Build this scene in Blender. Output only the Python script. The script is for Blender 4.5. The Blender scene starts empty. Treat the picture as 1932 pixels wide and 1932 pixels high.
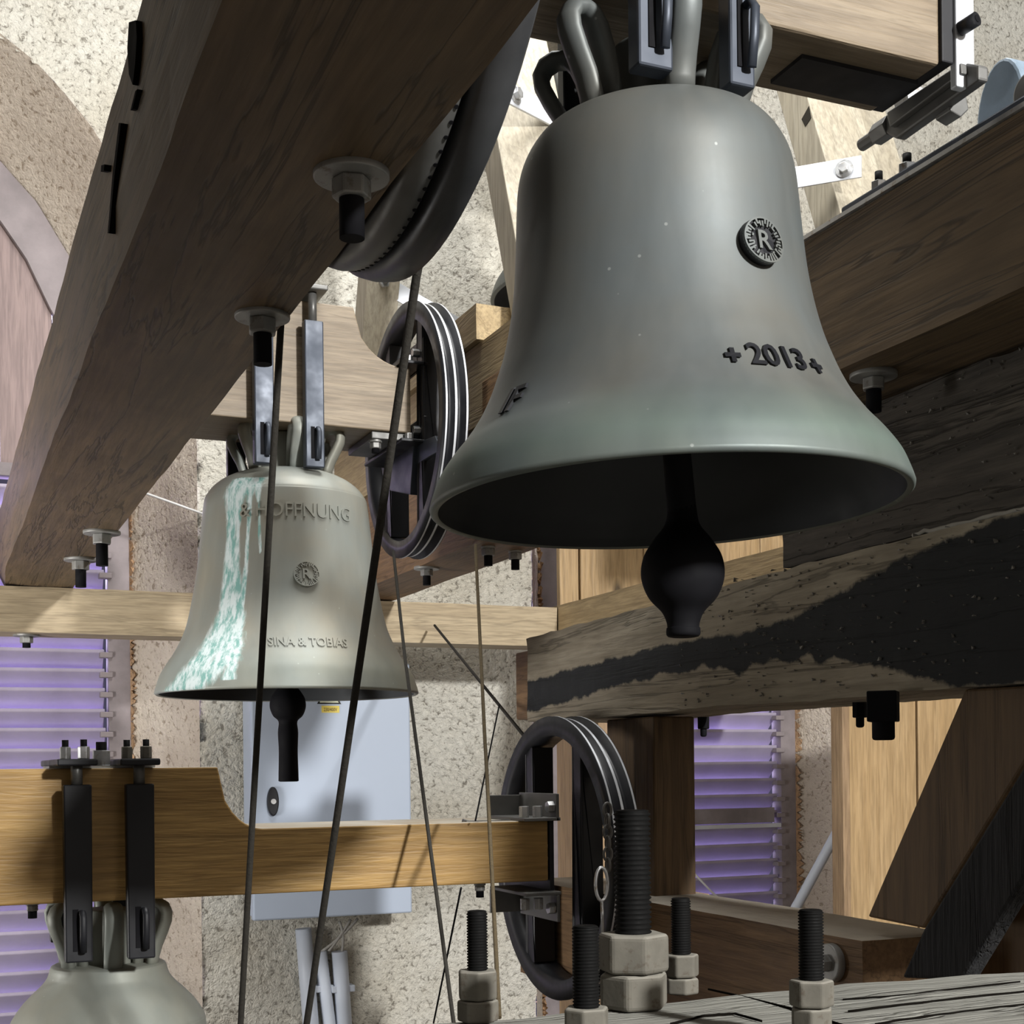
import bpy, bmesh, math, random
import numpy as np
from mathutils import Vector, Matrix, noise as mnoise

rnd = random.Random(7)
C = bpy.context.scene.collection
S = bpy.context.scene
pi = math.pi

# ------------------------------------------------------------------ camera
# World axes follow the bell frame: +X along the headstocks, +Y along the long beams (away), Z up.
# The camera sits at the origin at eye level and looks level, turned 23 degrees off the long beams.
F, AZ, ROLL, PX, PY = 2600.0, math.radians(23), math.radians(0.6), 966.0, 1445.0
ca, sa, cr, sr = math.cos(AZ), math.sin(AZ), math.cos(ROLL), math.sin(ROLL)
cam_d = bpy.data.cameras.new('camera')
cam = bpy.data.objects.new('camera', cam_d)
C.objects.link(cam)
cam_d.sensor_width = 36.0
cam_d.lens = F / 1932.0 * 36.0
cam_d.shift_x = (966.0 - PX) / 1932.0
cam_d.shift_y = (PY - 966.0) / 1932.0
cam_d.clip_start = 0.02
right = Vector((ca, -sa, 0)); fwd = Vector((sa, ca, 0)); up = Vector((0, 0, 1))
xl = right * cr - up * sr
yl = right * sr + up * cr
M3 = Matrix((xl, yl, -fwd)).transposed()
cam.matrix_world = M3.to_4x4()
S.camera = cam

# ------------------------------------------------------------------ exposure, world, lights
S.view_settings.view_transform = 'Standard'
S.view_settings.look = 'None'
S.view_settings.gamma = 1.0
S.view_settings.use_curve_mapping = False
S.view_settings.exposure = 0.0
try:
    S.cycles.max_bounces = 8
    S.cycles.diffuse_bounces = 5
    S.cycles.sample_clamp_indirect = 6.0
except Exception:
    pass
wd = bpy.data.worlds.new('world'); S.world = wd
wd.use_nodes = True
wb = wd.node_tree.nodes['Background']
wb.inputs[0].default_value = (0.62, 0.58, 0.95, 1); wb.inputs[1].default_value = 0.10

def area(name, loc, target, size, watts, col, size_y=None):
    l = bpy.data.lights.new(name, 'AREA'); l.energy = watts; l.color = col
    l.shape = 'RECTANGLE' if size_y else 'SQUARE'; l.size = size
    if size_y: l.size_y = size_y
    o = bpy.data.objects.new(name, l); C.objects.link(o)
    o.location = loc
    o.rotation_euler = (Vector(target) - Vector(loc)).to_track_quat('-Z', 'Y').to_euler()
    return o
def spot_point(name, loc, watts, col, r):
    l = bpy.data.lights.new(name, 'POINT'); l.energy = watts; l.color = col; l.shadow_soft_size = r
    o = bpy.data.objects.new(name, l); C.objects.link(o); o.location = loc
    return o
# lamp over the photographer's right shoulder, lamp high above the far bells, sky outside both louvred windows
spot_point('work_lamp', (2.25, -4.2, 2.4), 2400, (1.0, 0.985, 0.955), 0.20)
area('ceiling_light', (1.35, 2.7, 3.42), (1.35, 3.3, 0.0), 1.7, 150, (1.0, 0.985, 0.95))
area('left_fill_light', (-1.25, 3.3, -0.25), (0.85, 5.0, 0.25), 0.7, 44, (1.0, 0.97, 0.93))  # added fill, out of view at left, lifts the reveal and beam side
area('sky_left', (0.1, 6.6, 1.6), (0.1, 5.0, -0.2), 2.0, 420, (0.67, 0.61, 1.0))
area('sky_right', (2.96, 6.6, 1.6), (2.96, 5.0, -0.2), 2.0, 420, (0.67, 0.61, 1.0))

# ------------------------------------------------------------------ pixel helpers
def ray(px, py):
    a = (px - PX) / F; b = -(py - PY) / F
    X = a * cr + b * sr; Zz = -a * sr + b * cr
    return Vector((X * ca + sa, -X * sa + ca, Zz))
def onU(u, px, py): d = ray(px, py); return d * (u / d.x)
def onV(v, px, py): d = ray(px, py); return d * (v / d.y)
def onZ(z, px, py): d = ray(px, py); return d * (z / d.z)
def at(px, py, D): return ray(px, py) * D

# ------------------------------------------------------------------ mesh builder
class MB:
    def __init__(s): s.v = []; s.f = []; s.sm = []
    def add(s, vs, fs, smooth=False):
        o = len(s.v); s.v += [Vector(p) for p in vs]
        for f in fs: s.f.append([o + i for i in f]); s.sm.append(smooth)
        return s
    def box(s, u0, u1, v0, v1, z0, z1):
        return s.hexa([(u0, v0, z0), (u1, v0, z0), (u1, v1, z0), (u0, v1, z0)], [(u0, v0, z1), (u1, v0, z1), (u1, v1, z1), (u0, v1, z1)])
    def hexa(s, a, b):
        return s.add(list(a) + list(b), [(3, 2, 1, 0), (4, 5, 6, 7), (0, 1, 5, 4), (1, 2, 6, 5), (2, 3, 7, 6), (3, 0, 4, 7)])
    def prism(s, poly, ext):
        n = len(poly); e = Vector(ext); P = [Vector(p) for p in poly]
        nrm = Vector((0, 0, 0))
        for i in range(n): nrm += P[i].cross(P[(i + 1) % n])
        if nrm.dot(e) > 0: P.reverse()
        fs = [tuple(range(n)), tuple(range(2 * n - 1, n - 1, -1))]
        for i in range(n): j = (i + 1) % n; fs.append((j, i, n + i, n + j))
        return s.add(P + [p + e for p in P], fs)
    def cyl(s, p0, p1, r0, r1=None, n=24, smooth=True, caps=True, rot=0.0):
        p0 = Vector(p0); p1 = Vector(p1); r1 = r0 if r1 is None else r1
        d = (p1 - p0).normalized()
        a = Vector((0, 0, 1)) if abs(d.z) < .9 else Vector((1, 0, 0))
        x = d.cross(a).normalized(); y = d.cross(x)
        vs = []
        for p, r in ((p0, r0), (p1, r1)):
            for i in range(n):
                t = 2 * pi * i / n + rot; vs.append(p + x * (r * math.cos(t)) + y * (r * math.sin(t)))
        s.add(vs, [(i, (i + 1) % n, n + (i + 1) % n, n + i)[::-1] for i in range(n)], smooth)
        if caps:
            s.add(vs[:n], [tuple(range(n))]); s.add(vs[n:], [tuple(range(n - 1, -1, -1))])
        return s
    def tube(s, pts, r, n=10, flat=None, closed=False):
        pts = [Vector(p) for p in pts]; m = len(pts)
        rs = r if isinstance(r, (list, tuple)) else [r] * m
        ref = None; rings = []
        for i, p in enumerate(pts):
            if closed: t = (pts[(i + 1) % m] - pts[i - 1]).normalized()
            else: t = (pts[min(i + 1, m - 1)] - pts[max(i - 1, 0)]).normalized()
            if flat is not None: y = Vector(flat); y = (y - t * y.dot(t)).normalized(); x = y.cross(t)
            else:
                if ref is None:
                    a = Vector((0, 0, 1)) if abs(t.z) < .9 else Vector((1, 0, 0)); ref = t.cross(a).normalized()
                ref = (ref - t * ref.dot(t)).normalized(); x = ref; y = t.cross(x)
            rr = rs[i]; ra, rb = rr if isinstance(rr, tuple) else (rr, rr)
            rings.append([p + x * (ra * math.cos(2 * pi * k / n)) + y * (rb * math.sin(2 * pi * k / n)) for k in range(n)])
        vs = [q for ring in rings for q in ring]; fs = []
        for i in range(m if closed else m - 1):
            j = (i + 1) % m
            for k in range(n): l = (k + 1) % n; fs.append((i * n + k, i * n + l, j * n + l, j * n + k))
        s.add(vs, fs, True)
        if not closed: s.add(rings[0], [tuple(range(n - 1, -1, -1))]); s.add(rings[-1], [tuple(range(n))])
        return s
    def lathe(s, prof, centre, n=96, axis='z', closed=False):
        c = Vector(centre); vs = []; fs = []; m = len(prof)
        for r, h in prof:
            for k in range(n):
                t = 2 * pi * k / n
                if axis == 'z': vs.append(c + Vector((r * math.cos(t), r * math.sin(t), h)))
                else: vs.append(c + Vector((h, r * math.cos(t), r * math.sin(t))))
        for i in range(m if closed else m - 1):
            j = (i + 1) % m
            for k in range(n): l = (k + 1) % n; fs.append((i * n + k, i * n + l, j * n + l, j * n + k))
        return s.add(vs, fs, True)
    def hexnut(s, p0, p1, r, rot=0.3): return s.cyl(p0, p1, r, n=6, smooth=False, rot=rot)

def obj(name, mb, m, parent=None, bevel=0.0, seg=2, recalc=True, **props):
    origin = Vector(parent['_o']) if parent is not None and '_o' in parent else Vector((0, 0, 0))
    me = bpy.data.meshes.new(name)
    me.from_pydata([tuple(p - origin) for p in mb.v], [], mb.f)
    for p, sm in zip(me.polygons, mb.sm): p.use_smooth = sm
    me.validate(); me.update()
    if recalc:
        bm = bmesh.new(); bm.from_mesh(me)
        bmesh.ops.remove_doubles(bm, verts=bm.verts, dist=1e-5)
        bmesh.ops.recalc_face_normals(bm, faces=bm.faces); bm.to_mesh(me); bm.free()
    if m is not None: me.materials.append(m)
    o = bpy.data.objects.new(name, me); C.objects.link(o)
    if parent is not None:
        o.parent = parent; o['_o'] = list(origin)
    if bevel:
        b = o.modifiers.new('bevel', 'BEVEL'); b.width = bevel; b.segments = seg; b.limit_method = 'ANGLE'; b.angle_limit = math.radians(40)
    for k, v in props.items(): o[k] = v
    return o
def thing(name, label, cat, loc, group=None):
    o = bpy.data.objects.new(name, None); C.objects.link(o); o.empty_display_size = 0.05
    o.location = loc; o['_o'] = list(loc); o['label'] = label; o['category'] = cat
    if group: o['group'] = group
    return o
def solo(name, mb, m, label, cat, group=None, **kw):
    o = obj(name, mb, m, **kw); o['label'] = label; o['category'] = cat
    if group: o['group'] = group
    return o

# ------------------------------------------------------------------ materials
class NT:
    def __init__(s, name):
        s.m = bpy.data.materials.new(name); s.m.use_nodes = True
        s.t = s.m.node_tree; s.n = s.t.nodes; s.b = s.n['Principled BSDF']
    def new(s, typ, **kw):
        nd = s.n.new(typ)
        for k, v in kw.items(): setattr(nd, k, v)
        return nd
    def link(s, a, b): s.t.links.new(a, b)
    def coord(s, scale=(1, 1, 1)):
        tc = s.new('ShaderNodeTexCoord'); mp = s.new('ShaderNodeMapping'); mp.inputs['Scale'].default_value = scale
        s.link(tc.outputs['Object'], mp.inputs['Vector']); return mp.outputs[0]
    def noise(s, vec, scale, detail=4, rough=.55, dist=0.0):
        nd = s.new('ShaderNodeTexNoise'); nd.inputs['Scale'].default_value = scale; nd.inputs['Detail'].default_value = detail
        nd.inputs['Roughness'].default_value = rough; nd.inputs['Distortion'].default_value = dist
        s.link(vec, nd.inputs['Vector']); return nd.outputs['Fac']
    def voro(s, vec, scale, feature='F1'):
        nd = s.new('ShaderNodeTexVoronoi'); nd.feature = feature; nd.inputs['Scale'].default_value = scale
        s.link(vec, nd.inputs['Vector']); return nd.outputs['Distance']
    def ramp(s, fac, stops):
        nd = s.new('ShaderNodeValToRGB'); el = nd.color_ramp.elements
        while len(el) < len(stops): el.new(0.5)
        for e, (p, c) in zip(el, stops):
            e.position = p; e.color = (c[0], c[1], c[2], 1) if not isinstance(c, (int, float)) else (c, c, c, 1)
        s.link(fac, nd.inputs[0]); return nd.outputs[0]
    def mix(s, fac, a, b, mode='MIX'):
        nd = s.new('ShaderNodeMix', data_type='RGBA', blend_type=mode)
        for sock, v in ((nd.inputs[0], fac), (nd.inputs[6], a), (nd.inputs[7], b)):
            if hasattr(v, 'is_output'): s.link(v, sock)
            elif isinstance(v, (int, float)): sock.default_value = v if sock == nd.inputs[0] else (v, v, v, 1)
            else: sock.default_value = (v[0], v[1], v[2], 1)
        return nd.outputs[2]
    def math(s, op, a, b=None):
        nd = s.new('ShaderNodeMath', operation=op)
        for sock, v in zip(nd.inputs, (a, b)):
            if v is None: continue
            if hasattr(v, 'is_output'): s.link(v, sock)
            else: sock.default_value = v
        return nd.outputs[0]
    def attr(s, name):
        nd = s.new('ShaderNodeAttribute'); nd.attribute_name = name; return nd.outputs['Fac']
    def topmask(s, lo=.5, hi=.9):
        g = s.new('ShaderNodeNewGeometry'); sp = s.new('ShaderNodeSeparateXYZ'); s.link(g.outputs['Normal'], sp.inputs[0])
        mr = s.new('ShaderNodeMapRange'); mr.inputs[1].default_value = lo; mr.inputs[2].default_value = hi
        s.link(sp.outputs[2], mr.inputs[0]); return mr.outputs[0]
    def finish(s, col, rough=.6, metal=0.0, bump=None, strength=.3, dist=.01, spec=.4):
        if hasattr(col, 'is_output'): s.link(col, s.b.inputs['Base Color'])
        else: s.b.inputs['Base Color'].default_value = (*col, 1)
        if hasattr(rough, 'is_output'): s.link(rough, s.b.inputs['Roughness'])
        else: s.b.inputs['Roughness'].default_value = rough
        if hasattr(metal, 'is_output'): s.link(metal, s.b.inputs['Metallic'])
        else: s.b.inputs['Metallic'].default_value = metal
        s.b.inputs['Specular IOR Level'].default_value = spec
        if bump is not None:
            bp = s.new('ShaderNodeBump'); bp.inputs['Strength'].default_value = strength; bp.inputs['Distance'].default_value = dist
            s.link(bump, bp.inputs['Height']); s.link(bp.outputs[0], s.b.inputs['Normal'])
        return s.m

def wood(name, light, dark, axis=0, grain=1.0, crack=0.0, blotch=0.35, knots=0.0, dust=None, rough=.62, bump=.25, stain=None):
    t = NT(name)
    sc = [13 * grain] * 3; sc[axis] = .9 * grain
    v = t.coord(tuple(sc)); vw = t.coord((1, 1, 1))
    g1 = t.noise(v, 1.6, 6, .6, .8); g2 = t.noise(v, 7.0, 3, .6, .3)
    mid = tuple((a + b) * .5 for a, b in zip(light, dark))
    col = t.ramp(g1, [(.30, dark), (.48, mid), (.68, light)])
    col = t.mix(t.ramp(g2, [(.35, .55), (.6, 0.0)]), col, tuple(c * .55 for c in dark))
    if blotch:
        bl = t.noise(vw, 3.2, 4, .6)
        col = t.mix(t.ramp(bl, [(.40, blotch), (.62, 0.0)]), col, tuple(c * .55 for c in mid), 'MIX')
    if knots:
        ks = [5.0] * 3; ks[axis] = 2.2
        kv = t.voro(t.coord(tuple(ks)), 1.0)
        col = t.mix(t.ramp(kv, [(.05, knots), (.13, 0.0)]), col, tuple(c * .25 for c in dark))
    h = t.math('ADD', g2, t.math('MULTIPLY', g1, .6))
    if crack:
        cs = [9.0] * 3; cs[axis] = .55
        cn = t.noise(t.coord(tuple(cs)), 1.3, 5, .6, .5)
        ck = t.ramp(cn, [(.484, 0.0), (.498, 1.0), (.502, 1.0), (.516, 0.0)])
        col = t.mix(t.math('MULTIPLY', ck, crack), col, tuple(c * .12 for c in dark))
        h = t.math('SUBTRACT', h, t.math('MULTIPLY', ck, 1.5 * crack))
    if stain:
        a = t.attr('stain'); sn = t.noise(t.coord((1, 1, 1)), 14, 5, .65)
        f = t.ramp(t.math('ADD', a, t.math('MULTIPLY', t.math('SUBTRACT', sn, .5), .9)), [(.42, 0.0), (.56, 1.0)])
        col = t.mix(f, col, stain)
    if dust:
        dn = t.noise(vw, 9, 4, .6)
        col = t.mix(t.math('MULTIPLY', t.topmask(), t.ramp(dn, [(.25, .55), (.6, .95)])), col, dust)
    return t.finish(col, rough, 0, h, bump, .006)

def plain(name, col, rough=.5, metal=0.0, var=.25, vs=8, bump=.0, spec=.4, rust=None, dust=None):
    t = NT(name); v = t.coord()
    n = t.noise(v, vs, 5, .6)
    c = t.ramp(n, [(.3, tuple(x * (1 - var) for x in col)), (.7, tuple(min(1, x * (1 + var * .6)) for x in col))])
    if rust: c = t.mix(t.ramp(t.noise(v, vs * 3, 5, .65), [(.56, 0.0), (.70, .8)]), c, rust)
    if dust: c = t.mix(t.math('MULTIPLY', t.topmask(.3, .9), .85), c, dust)
    r = t.ramp(t.noise(v, vs * 2, 3), [(.3, max(0, rough - .1)), (.7, min(1, rough + .12))])
    return t.finish(c, r, metal, n if bump else None, bump, .004, spec)

def bronze(name, base, warm, rough=.42, metal=.55):
    t = NT(name); v = t.coord()
    st = t.coord((7, 7, 1.1))
    n1 = t.noise(v, 5, 4, .55); n2 = t.noise(st, 2.2, 5, .6); n3 = t.noise(v, 60, 3, .6)
    c = t.mix(t.ramp(n1, [(.35, 0.0), (.65, 1.0)]), base, warm)
    c = t.mix(t.ramp(n2, [(.35, .28), (.6, 0.0)]), c, tuple(x * .6 for x in base))
    # verdigris near the lip (attribute) and lime drips (attribute)
    g = t.attr('green')
    c = t.mix(t.math('MULTIPLY', g, t.ramp(n1, [(.3, .25), (.7, .75)])), c, (.20, .30, .25))
    p = t.attr('drip'); dn = t.noise(t.coord((26, 26, 5)), 2.0, 6, .7, .6)
    f = t.ramp(t.math('ADD', p, t.math('MULTIPLY', t.math('SUBTRACT', dn, .5), 1.1)), [(.28, 0.0), (.62, .95)])
    dc = t.mix(t.ramp(t.noise(t.coord((34, 34, 8)), 2.3, 4, .7), [(.40, 0.0), (.56, 1.0)]), (.20, .42, .39), (.66, .76, .77))
    c = t.mix(f, c, dc)
    sp = t.ramp(t.voro(v, 26), [(.035, 1.0), (.055, 0.0)])
    c = t.mix(t.math('MULTIPLY', sp, .35), c, (.55, .58, .56))
    mt = t.math('MULTIPLY', t.math('SUBTRACT', 1.0, f), metal)
    r = t.mix(f, t.ramp(n2, [(.3, rough - .05), (.7, rough + .1)]), .8)
    return t.finish(c, r, mt, n3, .06, .002)

def plaster(name, light, mid, dark, strength=.9):
    t = NT(name); v = t.coord()
    n1 = t.noise(v, 2.2, 5, .6); n2 = t.noise(v, 52, 5, .62, .5); n3 = t.noise(v, 130, 3, .6)
    c = t.ramp(n1, [(.30, mid), (.62, light)])
    pits = t.ramp(n2, [(.35, 1.0), (.45, 0.0)])
    c = t.mix(t.math('MULTIPLY', pits, .75), c, dark)
    h = t.math('ADD', t.math('MULTIPLY', n2, 1.0), t.math('MULTIPLY', n3, .35))
    return t.finish(c, .95, 0, h, strength, .018, .1)

W_BEAM = wood('beam_oak_y', (.20, .135, .073), (.115, .08, .047), 1, crack=.6, blotch=.4, dust=(.40, .38, .33), rough=.6)
W_HEAD = wood('headstock_oak', (.34, .275, .195), (.24, .185, .125), 0, grain=1.5, crack=.12, blotch=.25, knots=.5, dust=(.60, .55, .45), rough=.5)
W_GOLD = wood('golden_oak', (.56, .355, .125), (.38, .225, .075), 0, grain=1.3, crack=.1, blotch=.25, knots=.6, dust=(.62, .58, .5), rough=.45)
W_RAIL = wood('pale_rail', (.56, .46, .31), (.43, .34, .22), 0, grain=1.4, crack=.25, blotch=.15, knots=.3, dust=(.66, .62, .52))
W_RAILY = wood('pale_rail_y', (.52, .40, .23), (.38, .28, .15), 1, grain=1.4, crack=.25, blotch=.2, dust=(.66, .62, .52))
W_OLD = wood('old_grey_beam', (.42, .375, .29), (.26, .22, .16), 1, grain=.9, crack=.5, blotch=.45, dust=(.40, .38, .33), rough=.85, bump=.5, stain=(.018, .02, .022))
W_TAR = wood('tarred_beam', (.15, .132, .112), (.06, .054, .049), 1, grain=1.0, crack=.5, blotch=.4, dust=(.18, .17, .16), rough=.85, bump=.6)
W_DARKB = wood('tarred_brace', (.035, .035, .037), (.015, .016, .018), 2, grain=1.2, crack=.3, blotch=.2, rough=.9, bump=.8)
W_POST = wood('brown_post', (.20, .125, .06), (.11, .068, .035), 2, grain=1.1, crack=.35, blotch=.35, knots=.9, rough=.65)
W_POSTL = wood('light_post', (.42, .29, .17), (.28, .18, .10), 2, grain=1.2, crack=.2, blotch=.25, knots=.8)
W_BOARD = wood('pine_board', (.56, .395, .215), (.42, .275, .13), 2, grain=1.0, crack=.08, blotch=.2, knots=1.0, rough=.5)
W_SILL = wood('sill_oak', (.26, .155, .075), (.16, .09, .042), 1, grain=1.3, crack=.35, blotch=.25, dust=(.45, .42, .36))
W_NEAR = wood('dusty_grey_beam', (.24, .24, .22), (.15, .15, .135), 0, grain=.9, crack=1.0, blotch=.25, dust=(.31, .31, .28), rough=.95, bump=.6)
W_FRAME = wood('frame_timber', (.47, .43, .345), (.38, .335, .255), 2, grain=1.1, crack=.15, blotch=.15, rough=.6)
W_DOOR = wood('mauve_board', (.36, .27, .255), (.25, .185, .18), 2, grain=.9, crack=.1, blotch=.15, rough=.6)
BR1 = bronze('bronze_big', (.148, .168, .172), (.165, .165, .148), .48, .3)
BR2 = bronze('bronze_verdigris', (.30, .325, .305), (.33, .315, .26), .5, .25)
BR3 = bronze('bronze_low', (.25, .275, .255), (.28, .28, .235), .52, .25)
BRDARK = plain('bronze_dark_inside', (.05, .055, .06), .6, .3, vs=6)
IRON = plain('black_iron', (.008, .008, .010), .75, .0, vs=12, spec=.12)
BLUEST = plain('blue_black_steel', (.055, .066, .088), .45, .35, vs=10)
BLACKST = plain('black_painted_steel', (.015, .016, .020), .45, .1, vs=10)
DKRIM = plain('dark_grey_rim', (.085, .088, .095), .45, .4, vs=9)
BRIGHT = plain('bright_rim_steel', (.72, .75, .80), .38, .35, vs=9)
ZINC = plain('zinc_steel', (.55, .56, .57), .38, .75, vs=25, rust=(.28, .2, .12))
GREYST = plain('grey_steel', (.17, .17, .165), .5, .5, vs=14)
BLUEZ = plain('blue_grey_paint', (.33, .43, .54), .45, .1, vs=12)
DUSTN = plain('dusty_nut', (.17, .16, .135), .8, .2, vs=30, rust=(.09, .07, .05), dust=(.36, .345, .30), bump=.2)
THREAD = plain('oily_thread', (.006, .006, .006), .7, .0, vs=60, spec=.1)
GALV = plain('dull_washer', (.36, .36, .35), .55, .6, vs=20, rust=(.18, .15, .12))
ROPE = plain('dark_rope', (.030, .027, .022), .9, 0, vs=200, bump=.4)
ROPEB = plain('brown_rope', (.10, .075, .04), .9, 0, vs=200, bump=.4)
CABG = plain('cabinet_grey', (.44, .51, .63), .42, 0, var=.04, vs=2)
CABD = plain('cabinet_seal', (.10, .15, .16), .6, 0, vs=5)
PVC = plain('grey_pvc', (.54, .59, .68), .45, 0, var=.05, vs=4)
WIRE = plain('white_wire', (.75, .75, .75), .5, 0, var=.05, vs=4)
CABLE = plain('grey_cable', (.30, .29, .27), .6, 0, var=.1, vs=9)
YEL = plain('label_yellow', (.78, .62, .12), .5, 0, var=.05, vs=9)
YELP = plain('label_pale', (.80, .82, .62), .5, 0, var=.05, vs=9)
INK = plain('label_ink', (.01, .01, .01), .5, 0, var=.05, vs=9)
BROWNINK = plain('label_brown_ink', (.22, .15, .04), .5, 0, var=.05, vs=9)
SLATM = plain('violet_slat', (.43, .385, .50), .55, 0, var=.15, vs=6)
FRAMEM = plain('grey_window_frame', (.285, .25, .26), .7, 0, var=.3, vs=7, bump=.2)
STRAPW = plain('bright_flat_bar', (.66, .69, .74), .45, .2, var=.06, vs=12)
PLAST = plaster('rough_plaster', (.76, .74, .67), (.60, .56, .47), (.17, .15, .12), 1.0)
REVEAL = plaster('reveal_plaster', (.68, .61, .52), (.54, .46, .38), (.26, .2, .14), .8)
RAGGED = plaster('broken_orange_render', (.62, .42, .26), (.42, .25, .14), (.12, .08, .05), 1.0)
PLANED = plaster('side_plaster', (.22, .20, .175), (.18, .16, .14), (.2, .17, .14), .7)
W_LOWBOUNCE = wood('low_bounce_boarding', (.05, .04, .03), (.03, .025, .02), 2)  # unseen walls and ceiling, coloured near black to hold down bounce light
FLOORM = wood('floor_plank', (.08, .065, .05), (.05, .04, .03), 0, crack=.3)

# ------------------------------------------------------------------ room shell
WV, FV = 4.85, 5.2      # wall face and window-frame planes
LH, RH = 0.066, 2.96    # window centre lines
OUT = [(.81, -1.5), (.81, 1.14), (.80, 1.30), (.74, 1.65), (.63, 1.93), (.471, 2.177), (.386, 2.274), (.292, 2.366), (.18, 2.44), (0, 2.52)]
INN = [(.626, -1.5), (.626, 1.05), (.60, 1.45), (.52, 1.70), (.409, 1.876), (.313, 2.033), (.247, 2.101), (.193, 2.16), (0, 2.27)]
JNT = [(.546, -1.5), (.546, 1.09), (.50, 1.40), (.435, 1.52), (.354, 1.664), (.278, 1.826), (.191, 1.951), (0, 2.06)]
def halfw(prof, z):
    if z >= prof[-1][1]: return -1
    for (x0, z0), (x1, z1) in zip(prof, prof[1:]):
        if z0 <= z <= z1: return x0 + (x1 - x0) * (z - z0) / (z1 - z0)
    return prof[0][0]
def rough_h(p, amp=1.0):
    q = Vector(p)
    return amp * (.0065 * mnoise.noise(q * 38) + .0045 * mnoise.noise(q * 75) + .010 * mnoise.noise(q * 6))
def far_wall():
    st = .0165; u0, u1, z0, z1 = -1.7, 5.3, -1.5, 3.5
    nu = int((u1 - u0) / st); nz = int((z1 - z0) / st)
    idx = {}; vs = []; fs = []
    def inside(u, z):
        return abs(u - LH) < halfw(OUT, z) or abs(u - RH) < halfw(OUT, z)
    def vert(i, j):
        k = (i, j)
        if k not in idx:
            u = u0 + i * st; z = z0 + j * st
            for c in (LH, RH):        # pull edge vertices on to the outline
                h = halfw(OUT, z)
                if h > 0:
                    d = abs(u - c) - h
                    if abs(d) < st: u = c + math.copysign(h + .004 * mnoise.noise(Vector((u * 9, 3, z * 22))), u - c)
            idx[k] = len(vs); vs.append(Vector((u, WV - rough_h((u, 0, z)), z)))
        return idx[k]
    for i in range(nu):
        for j in range(nz):
            u = u0 + (i + .5) * st; z = z0 + (j + .5) * st
            if inside(u, z): continue
            fs.append((vert(i, j), vert(i + 1, j), vert(i + 1, j + 1), vert(i, j + 1)))
    m = MB(); m.v = vs; m.f = fs; m.sm = [True] * len(fs); return m
obj('wall_back', far_wall(), PLAST, recalc=False, kind='structure')

def densify(prof, step):
    out = []
    for a, b in zip(prof, prof[1:]):
        n = max(1, int(math.dist(a, b) / step))
        for i in range(n): out.append((a[0] + (b[0] - a[0]) * i / n, a[1] + (b[1] - a[1]) * i / n))
    out.append(prof[-1]); return out
def outline(prof, c, step=.03):
    h = densify(prof, step)
    return [(c + x, z) for x, z in h] + [(c - x, z) for x, z in h[::-1][1:]]
def resample(pts, n):
    L = [0]
    for a, b in zip(pts, pts[1:]): L.append(L[-1] + math.dist(a, b))
    out = []; k = 0
    for i in range(n):
        t = L[-1] * i / (n - 1)
        while k < len(L) - 2 and L[k + 1] < t: k += 1
        s = (t - L[k]) / max(1e-9, L[k + 1] - L[k])
        out.append((pts[k][0] + (pts[k + 1][0] - pts[k][0]) * s, pts[k][1] + (pts[k + 1][1] - pts[k][1]) * s))
    return out
def strip(o, i, vo, vi, rows, amp):
    n = len(o); vs = []; fs = []
    for r in range(rows + 1):
        t = r / rows
        for k in range(n):
            p = Vector((o[k][0] * (1 - t) + i[k][0] * t, vo * (1 - t) + vi * t, o[k][1] * (1 - t) + i[k][1] * t))
            if 0 < r < rows: p.x += rough_h((p.x, p.y, p.z), amp)
            vs.append(p)
    for r in range(rows):
        for k in range(n - 1): a = r * n + k; fs.append((a, a + 1, a + n + 1, a + n))
    m = MB(); m.v = vs; m.f = fs; m.sm = [True] * len(fs); return m
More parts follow.
